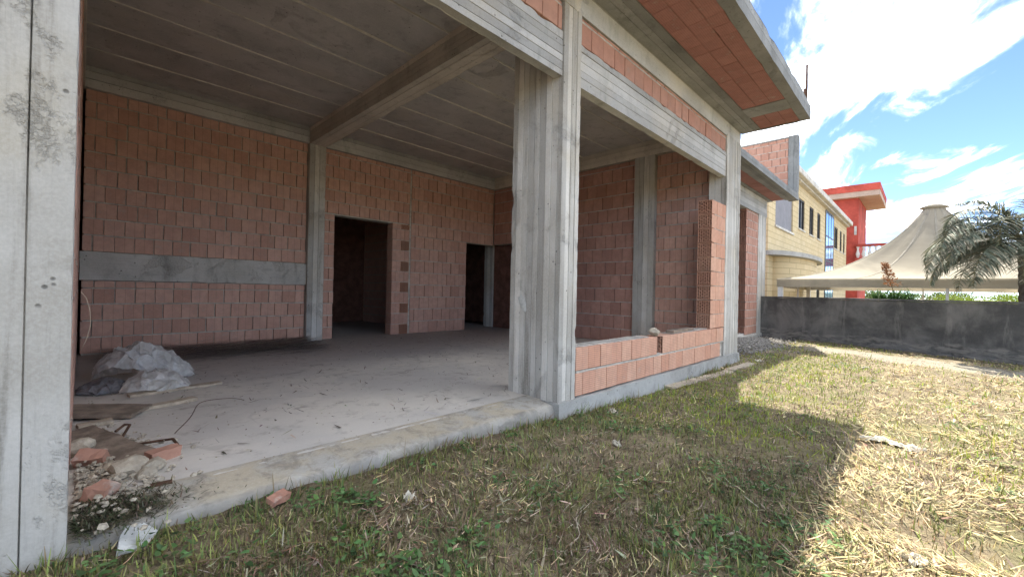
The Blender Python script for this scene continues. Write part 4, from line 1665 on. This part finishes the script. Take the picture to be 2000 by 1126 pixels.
def tube(name, pts, r, mt, label, cat, seg=6):
    v, f = [], []
    P = [Vector(p) for p in pts]
    for i, p in enumerate(P):
        d_ = (P[min(i + 1, len(P) - 1)] - P[max(i - 1, 0)]).normalized()
        a_ = d_.cross(Vector((.3, .2, 1))).normalized()
        b_ = d_.cross(a_)
        for k in range(seg):
            t_ = k * math.tau / seg
            v.append(p + (a_ * math.cos(t_) + b_ * math.sin(t_)) * r)
    for i in range(len(P) - 1):
        for k in range(seg):
            f.append((i * seg + k, i * seg + (k + 1) % seg, (i + 1) * seg + (k + 1) % seg, (i + 1) * seg + k))
    f.append(tuple(range(seg))[::-1])
    f.append(tuple(range((len(P) - 1) * seg, len(P) * seg)))
    return tag(link(name, mesh(name, v, f, True), mt), label, cat)


def drape(name, x0, x1, yc, ry, hgt, lip, mt, label, cat, seed, skew=.75, na=17, nb=12):
    """thin film billowing over the floor: a coarse net of folded facets with sharp creases, its front lip lifted on one side"""
    r_ = random.Random(seed)
    C = {}
    for i in range(na + 1):
        for j in range(nb + 1):
            a_ = min(1, max(0, (i + r_.uniform(-.38, .38)) / na))
            b_ = min(1, max(0, (j + r_.uniform(-.38, .38)) / nb)) if 0 < j < nb else j / nb
            env = max(.02, math.sin(math.pi * a_ ** skew)) ** .62
            ph0 = lip * max(0, 1 - a_ * 1.5) + .02
            ph = ph0 + (math.pi - ph0) * b_
            k = 1 + .18 * mnoise.noise(Vector((a_ * 2.2, b_ * 2, seed))) + r_.uniform(-.13, .13)
            y_ = yc - ry * (.4 + .6 * env) * math.cos(ph) * (1 + r_.uniform(-.10, .10))
            C[i, j] = Vector((x0 + (x1 - x0) * a_ + r_.uniform(-.02, .02), y_, max(.004, hgt * env * math.sin(ph) ** .8 * k)))
    v, f = [], []
    S = 6

    def tri(p, q, r):
        b0_ = len(v)
        idx = {}
        for i in range(S + 1):
            for j in range(S + 1 - i):
                w_ = p + (q - p) * (i / S) + (r - p) * (j / S)
                idx[i, j] = len(v)
                n_ = mnoise.noise_vector(w_ * 14) * .012 + mnoise.noise_vector(w_ * 34) * .005
                v.append((w_.x + n_.x, w_.y + n_.y, max(.003, w_.z + n_.z)))
        for i in range(S):
            for j in range(S - i):
                f.append((idx[i, j], idx[i + 1, j], idx[i, j + 1]))
                if j < S - i - 1:
                    f.append((idx[i + 1, j], idx[i + 1, j + 1], idx[i, j + 1]))
    for i in range(na):
        for j in range(nb):
            p, q, r, s2 = C[i, j], C[i + 1, j], C[i + 1, j + 1], C[i, j + 1]
            if r_.random() < .5:
                tri(p, q, r)
                tri(p, r, s2)
            else:
                tri(p, q, s2)
                tri(q, r, s2)
    me = mesh(name, v, f, True)
    bm = bmesh.new()
    bm.from_mesh(me)
    bmesh.ops.remove_doubles(bm, verts=bm.verts[:], dist=.0005)
    for e in bm.edges:
        if len(e.link_faces) == 2 and e.calc_face_angle(0) > .22:
            e.smooth = False
    bm.to_mesh(me)
    bm.free()
    return tag(link(name, me, mt), label, cat)


drape('plastic_sheet', .10, 1.03, 6.75, .42, .40, .75, 'plastic', 'big billowing translucent plastic sheet beside the left column', 'plastic sheet', 2)
drape('plastic_sheet', .30, .90, 5.98, .30, .20, .25, 'plastic', 'smaller folded plastic sheet lying in front of the big one', 'plastic sheet', 5, .9)
drape('plastic_sheet', -.02, .42, 6.25, .30, .11, .1, 'plastic_d', 'flat dark dusty plastic sheet left of the two pale ones', 'plastic sheet', 9, 1.)
slabthing('plank', (.13, 5.05, .03), (.62, .30, .03), (.03, .04, -.55), 'wood', 'wide grey board lying in front of the plastic sheets', 'plank', 1)
slabthing('plank', (.52, 5.05, .004), (.62, .10, .03), (0, 0, .35), 'palewood', 'pale narrow board beside the wide grey board', 'plank', 2)
slabthing('plank', (.15, 4.0, .02), (.95, .18, .032), (.12, .02, -1.25), 'wood', 'long dark board leading down to the rubble', 'plank', 3)
slabthing('plank', (.10, 4.72, .004), (.20, .09, .03), (0, 0, .2), 'palewood', 'short block end tucked under the wide board', 'plank', 4)
slabthing('plank', (.75, 5.75, .004), (.8, .12, .025), (0, 0, .15), 'palewood', 'pale board half under the smaller plastic sheet', 'plank', 6)
G = 'broken bricks in the rubble'


def loose(loc, rot, size, label, seed):
    o = rough_box('broken_brick', (-size[0] / 2, -size[1] / 2, 0), (size[0] / 2, size[1] / 2, size[2]), 'brick_b', None, .03, .017, 9., seed)
    o.matrix_basis = Matrix.Translation(loc) @ Matrix.Rotation(rot[2], 4, 'Z') @ Matrix.Rotation(rot[0], 4, 'X')
    return tag(o, label, 'brick', G)


loose((.40, 3.56, .004), (.1, 0, .35), (.17, .07, .06), 'long broken brick piece on the floor under the bent rod', 1)
loose((.085, 3.13, .0), (.3, 0, .9), (.11, .09, .075), 'orange broken brick end beside the left column', 2)
loose((.07, 3.72, .03), (.5, 0, -.4), (.14, .08, .06), 'broken brick lying on the heap behind the dark board', 3)
loose((.80, 2.60, -.065), (.2, 0, .5), (.10, .07, .035), 'flat brick fragment on the grass at the threshold', 4)
tube('bent_rod', [(.19, 4.07, .10), (.24, 4.14, .12), (.27, 4.16, .11), (.205, 4.02, .03), (.22, 3.96, .025), (.30, 3.90, .03), (.38, 3.87, .035), (.45, 3.84, .04), (.475, 3.80, .05), (.49, 3.74, .03), (.50, 3.66, .012)],
     .009, 'rust', 'rusty reinforcing rod bent at both ends lying on the rubble', 'rod')
tube('wire', [(.52 + .62 * t_ + .02 * math.sin(t_ * 9), 4.05 + .95 * math.sin(t_ * 2.2) * .95 + .02 * math.cos(t_ * 13), .012 + .02 * math.sin(t_ * 3.1)) for t_ in np.linspace(0, 1, 30)], .003, 'rust',
     'thin rusty wire curving across the dusty floor', 'wire')
tube('wire', [(.0, 3.06, 1.10), (.02, 3.05, 1.07), (.035, 3.04, 1.0), (.038, 3.04, .93), (.025, 3.05, .86), (.005, 3.06, .80)], .0012, 'palewood', 'pale loop of wire hanging beside the left column', 'wire')
for k, (loc, s, lab) in enumerate((
        ((.235, 3.42, .045), (.10, .09, .055), 'largest tan stone in the middle of the rubble'),
        ((.335, 3.40, .03), (.075, .06, .04), 'pale stone to the right of the largest rubble stone'),
        ((.165, 3.50, .03), (.07, .06, .04), 'tan stone to the left of the largest rubble stone'),
        ((.02, 3.98, .06), (.075, .07, .06), 'round grey stone on the heap next to the left column'),
        ((.30, 3.30, .02), (.05, .045, .03), 'small stone at the near edge of the rubble'),
        ((.16, 3.33, .02), (.05, .04, .03), 'small stone between the orange brick end and the large stone'))):
    stone('rubble_stone', loc, s, 'stone', lab, 'stone', k + 1, group='stones in the rubble', ang=k)
slabthing('plaster_lump', (.40, 3.72, .0), (.14, .07, .04), (.1, 0, .3), 'plaster', 'white plaster lump behind the long broken brick piece', 'plaster', 7, .012)
gravel('rubble', 900, lambda r_: (abs(r_.gauss(.05, .17)), r_.gauss(3.62, .36), abs(r_.gauss(0, .018))), .019, 'stone', 'small crumbs of rubble beside the left column', 8)
gravel('grit', 1500, lambda r_: (r_.uniform(.05, 8), r_.uniform(3.0, 9.2), .002), .008, 'stone', 'scattered grit on the dusty floor', 9)
slabthing('dark_offcut', (.335, 3.10, .0), (.11, .03, .018), (0, 0, -.1), 'rust', 'small dark offcut on the threshold by the rubble', 'offcut', 5, .003)
# withered weeds growing over the threshold beside the left column
n = 5200
x = np.abs(rng.normal(.0, .16, n)) + .0
y = rng.normal(2.93, .10, n)
a = rng.uniform(0, 6.28, n)
le = rng.uniform(.6, 1.5, n)
d = np.stack([np.cos(a) * np.sin(le), np.sin(a) * np.sin(le), np.cos(le)], 1)
side = np.stack([-np.sin(a), np.cos(a), np.zeros(n)], 1)
strips_np('threshold_weeds', np.stack([x, y, -.02 + rng.uniform(0, .03, n)], 1), d, side, rng.uniform(.012, .05, n), rng.uniform(.0015, .004, n), 2, -rng.uniform(0, .01, n),
          np.where((rng.random(n) < .6)[:, None], jitcol((.09, .10, .055), n), jitcol((.16, .13, .09), n)), 'plant', 'dark withered weeds on the threshold by the left column', 'weeds')
# brushwood and thin rods swept along the back wall
n = 2600
x = rng.uniform(.3, 3.3, n)
y = np.clip(rng.normal(8.7, .42, n), 7.6, 9.2)
a = rng.normal(.05, .30, n) + np.where(rng.random(n) < .5, 0, np.pi)
le = rng.normal(1.54, .07, n)
d = np.stack([np.cos(a) * np.sin(le), np.sin(a) * np.sin(le), np.cos(le)], 1)
side = np.stack([-np.sin(a), np.cos(a), np.zeros(n)], 1)
Lb = rng.gamma(4, .11, n).clip(.15, 1.1)
Lb = np.minimum(Lb, np.where(np.cos(a) > 0, 3.4 - x, x - .05).clip(.1, 2))
k = (y + np.sin(a) * Lb < 9.25)
x, y, d, side, Lb = x[k], y[k], d[k], side[k], Lb[k]
n = len(x)
strips_np('brushwood', np.stack([x, y, rng.uniform(.005, .10, n) * np.clip((y - 7.6) / .8, .1, 1)], 1), d, side, Lb, rng.uniform(.004, .009, n), 3, rng.normal(0, .015, n),
          np.where((rng.random(n) < .4)[:, None], jitcol((.50, .46, .42), n, .3), jitcol((.20, .18, .17), n, .35)), 'straw', 'dry brushwood and thin rods swept along the back brick wall', 'brushwood')
n = 1700
x = rng.uniform(.6, 8.4, n)
y = rng.uniform(3.3, 9.1, n)
a = rng.uniform(0, 6.28, n)
d = np.stack([np.cos(a), np.sin(a), np.zeros(n)], 1)
side = np.stack([-np.sin(a), np.cos(a), np.zeros(n)], 1)
strips_np('floor_litter', np.stack([x, y, np.full(n, .01)], 1), d, side, rng.gamma(2, .03, n).clip(.02, .3), rng.uniform(.002, .008, n), 2, np.abs(rng.normal(0, .012, n)),
          np.where((rng.random(n) < .6)[:, None], jitcol((.42, .38, .32), n), jitcol((.16, .13, .11), n)), 'straw', 'twigs and slivers strewn over the indoor floor', 'litter')

# on the low wall
stone('stone', (5.62 + .22, 2.80, .545 + .045), (.105, .075, .06), 'stone', 'rounded grey-brown stone sitting on the low brick wall', 'stone', 11)
slabthing('flat_board', (6.75, 2.80, .552), (.85, .13, .035), (0, .0, .04), 'wood', 'grey board lying along the top of the low brick wall', 'board', 12)
# on the plot
slabthing('plank', (6.95, 2.52, zg(6.9, 2.45) + .012), (2.1, .14, .03), (0, 0, -.085), 'palewood', 'long pale plank lying in the grass along the plinth', 'plank', 13, .008)
slabthing('plank', (8.55, 2.42, zg(8.5, 2.4) + .012), (1.1, .13, .03), (0, 0, -.05), 'palewood', 'shorter pale plank at the far end of the plinth', 'plank', 14, .008)
pv = [(-.10, -.05), (.02, -.075), (.095, -.02), (.075, .055), (.01, .075), (-.035, .04)]
v = [(x_ + mnoise.noise(Vector((x_ * 30, y_ * 30, 1))) * .004, y_, z_) for z_ in (0, .017) for x_, y_ in pv]
k = len(pv)
f = [tuple(range(k))[::-1], tuple(range(k, 2 * k))] + [(i, (i + 1) % k, k + (i + 1) % k, k + i) for i in range(k)]
o = link('plaster_slab', mesh('plaster_slab', v, f), 'plaster', None, Matrix.Translation((.19, 2.635, -.05)) @ Matrix.Rotation(.55, 4, 'Z') @ Matrix.Rotation(.10, 4, 'Y') @ Matrix.Rotation(.45, 4, 'X'))
tag(o, 'broken white plaster slab leaning on the grass near the left column', 'slab')


def rag(name, c, L, W, ang, label, cat, seed, mt='rag'):
    v, f = [], []
    nx_, ny_ = 30, 12
    for j in range(ny_ + 1):
        for i in range(nx_ + 1):
            a_, b_ = i / nx_ - .5, j / ny_ - .5
            k = 1 - (2 * a_) ** 2 * .7
            lx = a_ * L
            ly = b_ * W * k + .03 * math.sin(a_ * 7 + seed)
            q = Vector((a_ * 5 + seed, b_ * 4, seed))
            wx = c[0] + lx * math.cos(ang) - ly * math.sin(ang)
            wy = c[1] + lx * math.sin(ang) + ly * math.cos(ang)
            z = zg(wx, wy) + .012 + .05 * max(0, .4 - abs(b_)) + .045 * abs(mnoise.noise(q)) + .02 * mnoise.noise(q * 3)
            v.append((wx, wy, z))
    for j in range(ny_):
        for i in range(nx_):
            p = j * (nx_ + 1) + i
            f.append((p, p + 1, p + nx_ + 2, p + nx_ + 1))
    o = link(name, mesh(name, v, f, True), mt)
    return tag(o, label, cat)


rag('cloth_rag', (5.20, .20), .46, .13, -1.35, 'dirty white cloth rag lying in the sunlit straw', 'rag', 2)
rag('plastic_scrap', (2.98, .03), .15, .10, .6, 'crumpled pale plastic scrap in the straw by the twig', 'scrap', 5)
rag('plastic_scrap', (10.5, .79), .14, .10, .3, 'small white scrap far out in the sunlit grass', 'scrap', 9)
rag('plastic_scrap', (9.6, 2.35), .22, .10, 1.2, 'pale scrap in the shade by the end column', 'scrap', 12)
rag('paper_scrap', (4.15, 2.45), .11, .05, .9, 'crumpled pale paper at the foot of the low wall', 'paper', 14)
rag('paper_scrap', (1.385, 2.16), .05, .025, 1.4, 'tiny white paper scrap in the shaded grass near the camera', 'paper', 17)
rag('paper_scrap', (3.25, 1.88), .07, .04, .2, 'grey paper scrap in the middle of the shaded grass', 'paper', 19)
tube('twig', [(2.55 + .75 * t_, .03 - .42 * t_ + .02 * math.sin(t_ * 7), zg(2.55 + .75 * t_, .03 - .42 * t_) + .03 + .03 * math.sin(t_ * 5)) for t_ in np.linspace(0, 1, 14)], .005, 'rust', 'thin dark twig lying in the straw at the right', 'twig')
tube('twig', [(1.75 + .35 * t_, 1.25 + .2 * t_ + .02 * math.sin(t_ * 9), zg(1.75 + .35 * t_, 1.25) + .03) for t_ in np.linspace(0, 1, 10)], .003, 'palewood', 'pale bent twig in the shaded grass', 'twig')
